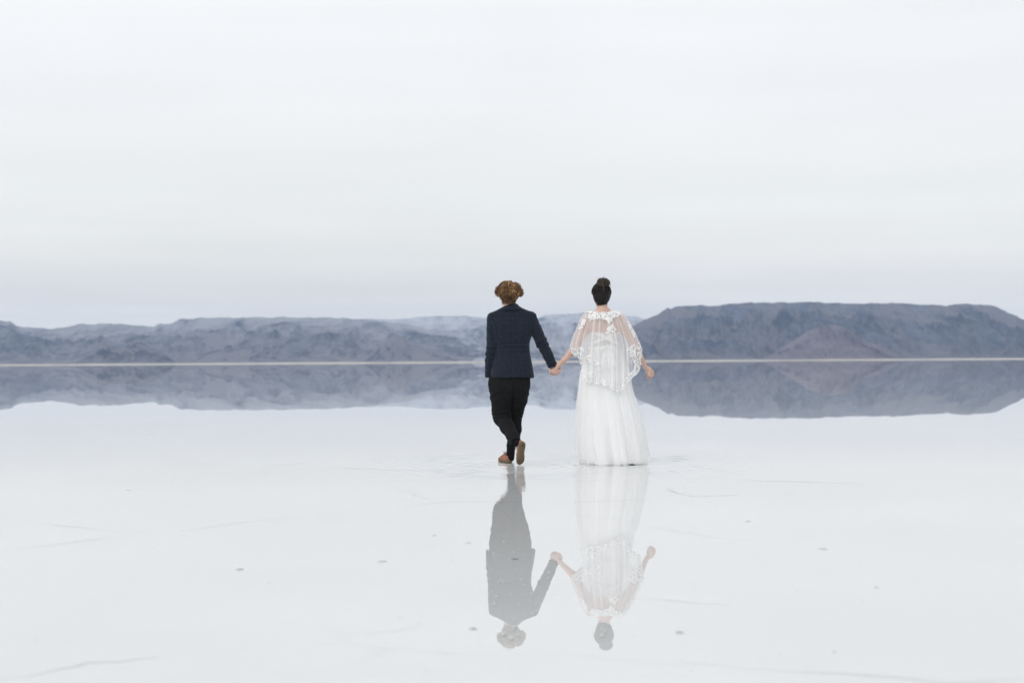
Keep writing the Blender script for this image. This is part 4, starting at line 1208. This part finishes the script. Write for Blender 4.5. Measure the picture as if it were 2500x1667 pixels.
# bow at the back of the waist: knot, two loops, two wide tails
def blob(name, parts, mat, parent, h=0.0034, disp=None):
    lo = np.min([p[0] - max(p[1]) for p in parts], 0) - 0.02; hi = np.max([p[0] + max(p[1]) for p in parts], 0) + 0.02
    f = Field(lo, hi, h)
    for p in parts:
        f.ell(p[0], p[1], 0.008, p[2] if len(p) > 2 else None)
    return link(name, f.mesh(name, disp), parent, mat)
kc = torso_pt(1482, 846, 0.028)
bow = blob("bow", [(kc, (0.020, 0.014, 0.022))], SATIN, bride, 0.003, lambda V: 0.002 * np.sin(V[:, 0] * 300))
for sx in (-1, 1):
    n, m_ = 22, 9; vs = []
    for i in range(n):
        t = i / (n - 1)
        for j in range(m_):
            q = j / (m_ - 1) - 0.5
            wdt = 0.018 + 0.085 * t ** 0.8
            x = kc[0] + sx * (0.008 + 0.045 * t) + q * wdt
            z = kc[2] - 0.008 - 0.205 * t + 0.018 * t * math.sin(q * 3 + sx)
            y = kc[1] - 0.004 - 0.012 * math.sin(t * 2.2) + 0.010 * math.sin(q * 9 + sx) * (0.3 + t)
            bk = torso_pt(1478, 846, 0.02)[1]
            vs.append((x, y - 0.02 * t, z))
    o = link("bow_tail", mesh("bow_tail", np.array(vs), grid_faces(m_, n)), bow, SATIN)
    md = o.modifiers.new("thick", 'SOLIDIFY'); md.thickness = 0.002; md.offset = 0
    n, m_ = 20, 8; vs = []
    for i in range(n):
        t = i / (n - 1)
        for j in range(m_):
            q = j / (m_ - 1) - 0.5
            r3 = 0.024 * math.sin(math.pi * t) ** 0.6
            x = kc[0] + sx * 0.062 * math.sin(math.pi * t * 0.98) ** 0.8
            y = kc[1] - 0.003 + 0.016 * math.cos(math.pi * t)
            vs.append((x, y, kc[2] + q * (0.016 + 0.030 * math.sin(math.pi * t)) - 0.020 * math.sin(math.pi * t)))
    o = link("bow_loop", mesh("bow_loop", np.array(vs), grid_faces(m_, n)), bow, SATIN)
    md = o.modifiers.new("thick", 'SOLIDIFY'); md.thickness = 0.002; md.offset = 0

# cape of sheer tulle
HEMX = [(1380, 851), (1391, 852), (1398, 862), (1405, 867), (1411, 872), (1416, 880), (1420, 921), (1436, 932), (1452, 934), (1465, 936), (1477, 941), (1488, 947), (1503, 952.5),
        (1518, 950), (1527, 934), (1538, 921), (1553, 910), (1559, 900), (1562, 886), (1563.5, 862), (1566, 849), (1580, 849)]
CP = np.array([(763, 1429, 1518, 0.100), (768, 1423, 1525, 0.110), (777, 1418, 1532, 0.124), (790, 1412, 1539, 0.136), (803, 1406.5, 1546, 0.146), (825, 1397, 1557, 0.158), (851, 1391, 1566, 0.168),
               (900, 1391, 1566, 0.185), (930, 1391, 1566, 0.205), (960, 1391, 1566, 0.222)], float)
NT, NV = 420, 110
th = np.linspace(0, 2 * np.pi, NT, endpoint=False)
ck, sk = np.cos(th), np.sin(th)
xe = 1478.5 + 87.5 * np.sign(ck) * np.abs(ck) ** 0.9
hem_ = np.interp(xe, [q[0] for q in HEMX], [q[1] for q in HEMX])
front = sk > 0
hem_ = np.where(front, np.minimum(hem_, np.interp(xe, [1391, 1430, 1478, 1530, 1566], [852, 880, 885, 880, 850])), hem_)
# neckline
nx_ = 1470.5 + 31.0 * ck; ny_ = 0.083 * sk - 0.008
npy = 759.5 + 5.0 * np.clip(-sk, 0, 1) ** 2 + 15 * np.clip(sk, 0, 1) + 1.0 * np.sin(9 * th)
gk = [(17, 0.5, 0.3), (29, 0.6, 1.9), (43, 0.45, 4.0), (61, 0.35, 2.2), (11, 0.5, 5.0)]
CV = np.zeros((NV, NT, 3)); GA = np.zeros((NV, NT))
for i in range(NV):
    v_ = i / (NV - 1)
    py = 766 + (hem_ - 766) * ((v_ - 0.10) / 0.90)
    t = np.clip(v_ / 0.10, 0, 1)
    pyc = np.clip(py, 763, 960)
    xl = pchip(pyc, CP[:, 0], CP[:, 1]); xr = pchip(pyc, CP[:, 0], CP[:, 2]); b = pchip(pyc, CP[:, 0], CP[:, 3])
    warp = th + 0.06 * np.sin(5 * th) + 0.03 * np.sin(11 * th + 2 * v_)
    w_ = sum(a_ * np.sin(k_ * warp + p_ + 0.6 * math.sin(2 * v_ + p_)) for k_, a_, p_ in gk)
    A = 0.0015 + 0.0125 * v_ ** 0.9
    xm = (xl + xr) / 2; hwx = (xr - xl) / 2
    X_ = xm + hwx * np.sign(ck) * np.abs(ck) ** 0.9
    Y_ = b * np.sign(sk) * np.abs(sk) ** 0.85 + w_ * A * np.sign(sk) * np.abs(sk) ** 0.5
    pos = PV(X_, py, DM)
    # between neckline and shoulder the cloth lies on the skin
    n0 = PV(nx_, npy, DM)
    if v_ < 0.10:
        a6, b6 = float(pchip(766, CP[:, 0], CP[:, 1])), float(pchip(766, CP[:, 0], CP[:, 2]))
        p1 = PV((a6 + b6) / 2 + (b6 - a6) / 2 * np.sign(ck) * np.abs(ck) ** 0.9, 766.0, DM)
        pos = n0 * (1 - t) + p1 * t
        y1 = pchip(766, CP[:, 0], CP[:, 3]) * np.sign(sk) * np.abs(sk) ** 0.85
        pos[:, 1] = DM + ny_ * (1 - t) + y1 * t
        pos[:, 2] += 0.010 * math.sin(math.pi * t) * np.abs(ck)
    else:
        pos[:, 1] = DM + Y_
    CV[i] = pos; GA[i] = np.clip(w_ * 0.55, 0, 1) * np.clip(v_ * 6, 0, 1)
me = mesh("cape", CV.reshape(-1, 3), grid_faces(NT, NV, True)[:, ::-1])
attr(me, "gather", GA.ravel())
cape = link("cape", me, bride, TULLE_CAPE, label="sheer tulle cape edged with lace")

# lace flowers sewn to the cape
nrm = vnormals(CV.reshape(-1, 3), grid_faces(NT, NV, True)[:, ::-1]).reshape(NV, NT, 3)
cy_ = np.array([(P(0, 0, 1))]) if False else None
FM = np.array(CM.transposed())
rel = CV - np.array((0, 0, CAM_H))
cs = rel.reshape(-1, 3) @ FM.T
SX = (1250 + FPX * cs[:, 0] / -cs[:, 2]).reshape(NV, NT); SY = (833.5 - FPX * cs[:, 1] / -cs[:, 2]).reshape(NV, NT)
BACK = np.where(sk < 0.05)[0]
r_ = np.random.default_rng(21)
LV, LF = [], []
def flower(i, j, size, lift=0.003):
    p = CV[i, j]; n_ = nrm[i, j]
    if n_ @ (p - np.array((P(1478, 850, DM).x, DM, p[2] - 0.15))) < 0: n_ = -n_
    a = np.cross(n_, (0.1, 0.2, 1.0)); a /= np.linalg.norm(a); b = np.cross(n_, a)
    p = p + n_ * (lift + 0.002 * r_.random())
    ph0 = r_.random() * 6.28; npet = r_.integers(4, 7)
    for q in range(npet):
        an = ph0 + q * 2 * math.pi / npet
        d = a * math.cos(an) + b * math.sin(an); s_ = -a * math.sin(an) + b * math.cos(an)
        o0 = len(LV)
        wd = 0.42 + 0.1 * r_.random(); up_ = 0.25 * r_.random()
        for (u, v_, w_) in ((0.05, 0, 0.1), (0.45, wd * 0.8, 0.25), (0.85, wd * 0.62, 0.1 + up_), (1.02, 0, up_), (0.85, -wd * 0.62, 0.1 + up_), (0.45, -wd * 0.8, 0.25)):
            LV.append(p + size * (d * u + s_ * v_ + n_ * w_ * 0.5))
        LF.append((o0, o0 + 1, o0 + 2, o0 + 3)); LF.append((o0, o0 + 3, o0 + 4, o0 + 5))
def near(px, py):
    d = (SX[:, BACK] - px) ** 2 + (SY[:, BACK] - py) ** 2
    k_ = np.argmin(d); i, j = divmod(k_, len(BACK))
    return (i, BACK[j]) if d[i, j] < 9 else None
def band(i0, i1, n, size, js=None):
    for _ in range(n):
        j = r_.integers(0, NT) if js is None else js[r_.integers(0, len(js))]
        flower(int(r_.integers(i0, i1 + 1)), int(j), size * (0.75 + 0.5 * r_.random()))
def patch(poly, n, size):
    """flowers inside a photo-pixel polygon"""
    poly = np.array(poly, float); lo = poly.min(0); hi = poly.max(0); k_ = 0; tries = 0
    while k_ < n and tries < n * 40:
        tries += 1
        x, y = lo + r_.random(2) * (hi - lo)
        c = False; j = len(poly) - 1
        for i in range(len(poly)):
            if (poly[i, 1] > y) != (poly[j, 1] > y) and x < (poly[j, 0] - poly[i, 0]) * (y - poly[i, 1]) / (poly[j, 1] - poly[i, 1] + 1e-9) + poly[i, 0]:
                c = not c
            j = i
        if not c: continue
        g = near(x, y)
        if g: flower(g[0], g[1], size * (0.75 + 0.5 * r_.random())); k_ += 1
band(0, 9, 430, 0.0092)                                             # round the neckline
patch([(1438, 763), (1512, 760), (1516, 770), (1497, 776), (1493, 789), (1487, 790), (1480, 780), (1462, 777), (1450, 778), (1442, 783), (1437, 776)], 250, 0.0092)
patch([(1421, 781), (1431, 780), (1429, 792), (1421, 800), (1414, 808), (1412, 804), (1417, 792)], 42, 0.0092)      # left shoulder
patch([(1484, 797), (1490, 792), (1497, 794), (1506, 806), (1504, 811), (1490, 811), (1480, 813), (1482, 807)], 46, 0.0092)   # below the right blade
patch([(1527, 783), (1535, 786), (1547, 808), (1552, 822), (1545, 822), (1535, 802)], 50, 0.010)                    # right shoulder
patch([(1391, 843), (1400, 850), (1412, 847), (1424, 849), (1424, 858), (1418, 866), (1423, 880), (1412, 873), (1397, 862)], 120, 0.0092)   # left sleeve hem
patch([(1530, 852), (1545, 842), (1560, 838), (1567, 848), (1562, 880), (1562, 892), (1553, 910), (1538, 921), (1530, 915), (1545, 905), (1551, 890), (1540, 868)], 210, 0.0092)
patch([(1419, 912), (1440, 924), (1470, 926), (1490, 936), (1515, 938), (1532, 918), (1540, 920), (1520, 952), (1500, 954), (1480, 944), (1440, 935), (1419, 924)], 100, 0.0085)
patch([(1432, 868), (1446, 866), (1455, 880), (1462, 888), (1450, 892), (1436, 885)], 34, 0.009)
patch([(1433, 910), (1445, 908), (1448, 920), (1438, 923)], 34, 0.010)
for j in range(NT):                                                  # scalloped edge all round
    if r_.random() < (0.18 if 1424 < xe[j] < 1534 and sk[j] < 0 else 0.6): flower(NV - 1, j, 0.0095 + 0.004 * r_.random(), 0.001)
lm = mesh("lace_trim", np.array(LV), [tuple(q) for q in LF], False)
link("lace_trim", lm, cape, LACE, kind="stuff")

# ---- dark hair pulled up, and the bun
f = Field((0.66, 13.48, 1.44), (1.02, 13.92, 1.84), 0.0038)
f.ell(U(1468.2, 715.5, -0.004), (0.0945, 0.106, 0.106), 0.0)
f.ell(U(1468.8, 728, -0.045), (0.072, 0.060, 0.066), 0.025)
f.ell(U(1469.5, 737.5, -0.040), (0.050, 0.030, 0.030), 0.018)
f.ell(np.array(bw_(0, 0.105, -0.050)), (0.095, 0.085, 0.105), 0.01, BA, 'cut')                 # face
for q in (-1, 1):
    f.ell(np.array(bw_(q * 0.094, 0.014, -0.045)), (0.024, 0.055, 0.056), 0.008, BA, 'cut')     # round the ears
hm = f.mesh("hair", lambda V: 0.0010 * np.sin(((V[:, 0] - U(1471, 700)[0]) / np.maximum(0.03, np.abs(U(1471, 690)[2] - V[:, 2]))) * 42 + 2 * fbm(V[:, 0] * 30, V[:, 1] * 30, V[:, 2] * 10, 2)))
attr(hm, "strand", np.full(len(hm.vertices), 0.3))
bhair = link("hair", hm, bride, HAIR_W, label="dark hair combed up from the nape")
# strands combed over the skull to the knot
nS = 420; sg = 12; tt = np.linspace(0, 1, sg)
KN = U(1472, 694, -0.06)
th = r_.random(nS) * 2 * np.pi; el = r_.random(nS) * 1.45 + 0.45
C0 = U(1468.2, 715.5, -0.004)
st = np.stack([np.sin(el) * np.cos(th), np.sin(el) * np.sin(th), np.cos(el)], -1)
kd = (KN - C0) / np.linalg.norm(KN - C0)
ok = ~((st[:, 1] > 0.25) & (st[:, 2] < 0.35)) & ~((np.abs(st[:, 0]) > 0.72) & (st[:, 2] < -0.18)) & (st[:, 2] > -0.8)
st = st[ok]; nS = len(st)
dirs = st[:, None, :] * (1 - tt)[None, :, None] + kd[None, None, :] * tt[None, :, None]
dirs /= np.linalg.norm(dirs, axis=2, keepdims=True)
low = np.clip(-dirs[..., 2:3], 0, 1)
pt = C0 + dirs * (np.array((0.0945, 0.106, 0.106)) * (1.0 - 0.10 * low) + 0.0008)
pt[..., 0] += 0.002 * np.sin(tt * 5 + th[ok][:, None])
V1, F1, S1 = tubes(pt, (0.0016 * np.sin(np.pi * (0.15 + 0.8 * tt)))[None].repeat(nS, 0), 4, r_.random(nS))
o = link("hair_strands", mesh("hair_strands", V1, F1), bhair, HAIR_W, kind="stuff"); attr(o.data, "strand", S1)
# bun: coils of hair wound round the knot
f = Field((0.74, 13.50, 1.66), (0.98, 13.80, 1.84), 0.0036)
bcn = U(1473.2, 690.5, -0.060)
f.ell(bcn, (0.060, 0.052, 0.040), 0.0)
bm2 = f.mesh("bun", lambda V: 0.003 * fbm(V[:, 0] * 60, V[:, 1] * 60, V[:, 2] * 60, 3)); attr(bm2, "strand", np.full(len(bm2.vertices), 0.15))
bun = link("bun", bm2, bhair, HAIR_B, label="loose brown bun on the crown")
nB = 300; sg = 16; tt = np.linspace(0, 1, sg)
pth = []; rd = []
for q in range(nB):
    a0 = r_.random() * 6.28; tilt_ = r_.normal(0, 0.5); rr = 0.85 + 0.20 * r_.random(); off = (r_.random() - 0.5) * 1.1; ext = 1.6 + 2.2 * r_.random()
    ang = a0 + ext * tt
    zz = off + 0.35 * np.sin(ang + tilt_ * 3) + tilt_ * (tt - 0.5)
    cr_ = np.sqrt(np.clip(1 - np.clip(zz, -0.95, 0.95) ** 2, 0.1, 1))
    pth.append(bcn + np.stack([0.063 * rr * cr_ * np.cos(ang), 0.054 * rr * cr_ * np.sin(ang), 0.044 * rr * zz * 1.05 + 0.004 * np.sin(ang * 2 + a0)], -1))
    rd.append((0.0018 + 0.0016 * r_.random()) * np.sin(np.pi * (0.12 + 0.8 * tt)))
V1, F1, S1 = tubes(np.array(pth), np.array(rd), 5, r_.random(nB))
o = link("bun_coils", mesh("bun_coils", V1, F1), bun, HAIR_B, kind="stuff"); attr(o.data, "strand", S1)
# loose wisps: the pale lock down the middle, one at the right of the bun, one before the left ear, fluff on top and at the nape
W = []
def wisp(pts, dys, r0):
    p = np.array([U(a, b, d) for (a, b), d in zip(pts, dys)]); ts = np.linspace(0, 1, len(p)); t2 = np.linspace(0, 1, 12)
    W.append((np.stack([np.interp(t2, ts, p[:, k_]) for k_ in range(3)], -1), r0 * np.sin(np.pi * (0.2 + 0.75 * t2))))
wisp([(1470.5, 690), (1473.5, 697), (1474.4, 706), (1474.0, 716)], [-0.118, -0.122, -0.118, -0.116], 0.0042)
wisp([(1486, 690), (1489.5, 694), (1491, 700), (1490.2, 703)], [-0.08, -0.08, -0.075, -0.07], 0.0022)
for q in range(26):
    x0 = 1459 + 24 * r_.random(); W_ = r_.random()
    wisp([(x0, 683 + 3 * W_), (x0 + r_.normal(0, 1.5), 679.5), (x0 + r_.normal(0, 3.0), 677 + 1.5 * W_)], [-0.06, -0.06, -0.055], 0.0010)
for q in range(46):
    x0 = 1457 + 25 * r_.random()
    dy_ = -0.075 + 0.035 * ((x0 - 1469.5) / 13) ** 2
    wisp([(x0, 738), (x0 + r_.normal(0, 1.0), 743), (x0 + r_.normal(0, 1.5), 746.5 + 1.5 * r_.random())], [dy_, dy_ + 0.012, dy_ + 0.016], 0.0011)
V1, F1, S1 = tubes(np.array([q[0] for q in W]), np.array([q[1] for q in W]), 5, np.array([1.0] + [0.5] * (len(W) - 1)))
o = link("loose_wisps", mesh("loose_wisps", V1, F1), bhair, HAIR_B, kind="stuff"); attr(o.data, "strand", S1)

# ------------------------------------------------------------------ cracks, lumps and crystals of the salt crust
def G(px, py, z=0.0):
    d = CM @ Vector(((px - 1250.0) / FPX, -(py - 833.5) / FPX, -1.0))
    s_ = (z - CAM_H) / d.z
    return np.array((d.x * s_, d.y * s_, z))
MUD = cloth("grey_mud", (0.30, 0.295, 0.29), (0.46, 0.45, 0.44), 30.0, 0.4)
PALE = cloth("pale_grey_crust", (0.44, 0.44, 0.435), (0.58, 0.58, 0.575), 30.0, 0.4)
r_ = np.random.default_rng(31)
def c6(*p): return [(x / 1.8816, 1050 + y / 1.8816) for x, y in p]
def c7(*p): return [(1250 + x / 1.8816, 1050 + y / 1.8816) for x, y in p]
CRACKS = [
    (c6((170, 428), (340, 445), (480, 460), (600, 468), (740, 462)), 0.030), (c6((0, 552), (140, 538), (300, 518), (500, 492), (660, 482)), 0.022),
    (c6((810, 465), (940, 450), (1100, 425), (1330, 398), (1372, 398)), 0.026), (c6((1400, 392), (1480, 390), (1650, 380)), 0.018), (c6((770, 478), (820, 484), (880, 492)), 0.03),
    (c6((1868, 278), (1880, 290), (1904, 293), (1893, 300), (1940, 312), (1990, 322)), 0.035), (c6((1820, 358), (1900, 346), (1960, 338), (2060, 329), (2200, 330), (2352, 332), (2440, 331)), 0.035),
    (c6((780, 146), (830, 152), (935, 154), (1100, 160), (1240, 163), (1330, 162), (1440, 140)), 0.04), (c6((1490, 173), (1650, 177), (1800, 182), (1950, 185), (2210, 182)), 0.04),
    (c6((1960, 232), (2050, 218), (2140, 200), (2230, 182)), 0.03), (c6((0, 1145), (120, 1138), (240, 1110), (300, 1092), (360, 1088), (380, 1072), (560, 1062), (640, 1050), (760, 1035)), 0.030),
    (c7((716, 262), (724, 275), (760, 288), (800, 298), (830, 305), (1000, 300), (1250, 297), (1310, 290)), 0.05), (c7((630, 213), (800, 217), (950, 222), (1180, 235), (1390, 240), (1650, 248)), 0.05),
    (c7((1370, 285), (1560, 285)), 0.035), (c7((200, 243), (330, 234), (450, 228)), 0.03), (c7((80, 330), (260, 333), (500, 325), (700, 315)), 0.03), (c7((268, 386), (340, 395), (430, 403), (535, 420)), 0.032),
    (c7((750, 1046), (800, 1064), (870, 1075), (960, 1083), (1100, 1103), (1200, 1108), (1290, 1115), (1570, 1123), (1700, 1130), (1800, 1140), (1980, 1158), (2150, 1148), (2352, 1140)), 0.026),
    (c7((700, 165), (860, 170), (1000, 195), (1080, 210)), 0.035), (c7((1790, 195), (2000, 205), (2200, 222), (2352, 240)), 0.035), (c7((560, 770), (700, 775), (880, 795), (1000, 800)), 0.016), (c7((2000, 395), (2120, 392), (2230, 390)), 0.03),
    (c6((300, 40), (520, 48), (690, 18)), 0.03),
]
for pts, wd in CRACKS:
    g = np.array([G(*p) for p in pts])
    seg = np.linalg.norm(np.diff(g, axis=0), axis=1); cum = np.concatenate([[0], np.cumsum(seg)])
    n = int(max(24, cum[-1] / 0.05)); n = min(n, 260)
    t = np.linspace(0, cum[-1], n)
    p = np.stack([np.interp(t, cum, g[:, k_]) for k_ in range(3)], -1)
    so = r_.random() * 50
    p[:, 1] += 0.05 * fbm(t * 2.2, so, 0.0, 4); p[:, 0] += 0.03 * fbm(t * 2.2, so + 9, 0.0, 4)
    w_ = 0.62 * wd * np.clip(0.55 + 1.5 * fbm(t * 3.1, so + 3, 0.0, 4), 0.06, 1.4) * np.clip(np.minimum(t, cum[-1] - t) / 0.25, 0.05, 1)
    tn = np.gradient(p, axis=0); tn /= np.linalg.norm(tn, axis=1, keepdims=True) + 1e-9
    nr = np.stack([-tn[:, 1], tn[:, 0], np.zeros(n)], -1)
    # a low broken lip of crust: two edges on the floor, a crest between them
    V = np.stack([p - nr * w_[:, None] * 0.5, p + np.stack([0 * t, 0 * t, np.minimum(0.0045, 0.10 * w_ + 0.001)], -1), p + nr * w_[:, None] * 0.5], 1).reshape(-1, 3)
    V[:, 2] += 0.0008
    link("crack", mesh("crack", V, grid_faces(3, n)), salt, PALE if wd < 0.04 else MUD)

LUMPS = [(c6((1100, 642)), 26, 4.0), (c6((1755, 605)), 30, 2.6), (c6((1995, 485)), 13, 1.8), (c6((2150, 520)), 20, 2.8), (c6((2175, 915)), 24, 4.0), (c6((590, 278)), 16, 1.6),
         (c6((680, 20)), 12, 1.6), (c7((15, 592)), 20, 3.4), (c7((770, 932)), 28, 5.0), (c7((1430, 547)), 34, 2.4), (c7((1085, 420)), 18, 1.8), (c7((1672, 725)), 15, 2.2), (c7((1480, 1020)), 11, 2.0)
        ]
for (pp,), wpx, hpx in LUMPS:
    c = G(*pp); sc_ = c[1] / FPX
    b_ = bmesh.new(); bmesh.ops.create_icosphere(b_, subdivisions=3, radius=1.0)
    V = np.array([v_.co[:] for v_ in b_.verts]); so = r_.random(3) * 40
    rad = 1 + 0.55 * fbm(V[:, 0] * 1.6 + so[0], V[:, 1] * 1.6 + so[1], V[:, 2] * 1.6 + so[2], 4)
    V *= rad[:, None]
    wx = wpx * sc_ * 0.36
    for v_, q in zip(b_.verts, V):
        v_.co = Vector((c[0] + q[0] * wx, c[1] + q[1] * wx * 0.6, 0.003 + q[2] * (0.003 + hpx * sc_ * 0.26)))
    me = bpy.data.meshes.new("salt_lump"); b_.to_mesh(me); b_.free()
    me.polygons.foreach_set("use_smooth", np.ones(len(me.polygons), dtype=bool))
    link("salt_lump", me, salt, MUD if hpx > 3.0 else PALE)

# salt crystals that just break the surface
spots = [(1228, 1550, 7), (1255, 1533, 6), (1247, 1560, 7), (1264, 1552, 5), (1240, 1583, 6), (1251, 1540, 4), (1470, 1553, 7), (1476, 1543, 5), (1486, 1525, 6), (1468, 1538, 4),
         (1207, 1476, 5), (1212, 1458, 5), (1222, 1420, 4), (1228, 1423, 4), (1271, 1417, 3), (1340, 1400, 5), (1338, 1412, 4), (1192, 1347, 4), (1206, 1353, 3), (1280, 1430, 3), (1300, 1500, 4), (1266, 1478, 3)]
for _ in range(110):
    y = 1180 + 480 * r_.random() ** 0.8
    spots.append((r_.random() * 2500, y, 1.2 + 2.6 * r_.random() ** 2))
for _ in range(30):
    spots.append((1190 + 120 * r_.random(), 1330 + 200 * r_.random(), 1.0 + 2.2 * r_.random() ** 2))
V, F = [], []
for (px, py, s_) in spots:
    c = G(px, py); k_ = c[1] / FPX; rr = s_ * k_ * 0.6; o0 = len(V); nr_ = 9
    for lv, (rs, zz) in enumerate(((1.15, 0.004), (0.75, 0.0072), (0.3, 0.0082))):
        for q in range(nr_):
            a = 2 * math.pi * q / nr_; jit = 0.75 + 0.5 * r_.random()
            V.append((c[0] + rr * rs * jit * math.cos(a), c[1] + rr * rs * jit * 2.6 * math.sin(a), zz))
    V.append((c[0], c[1], 0.0085))
    F += [tuple(int(x) + o0 for x in r) for r in grid_faces(nr_, 3, True)]
    F += [(o0 + 18 + q, o0 + 18 + (q + 1) % nr_, o0 + 27) for q in range(nr_)]
link("salt_crystals", mesh("salt_crystals", np.array(V), F), salt, SALT, kind="stuff")
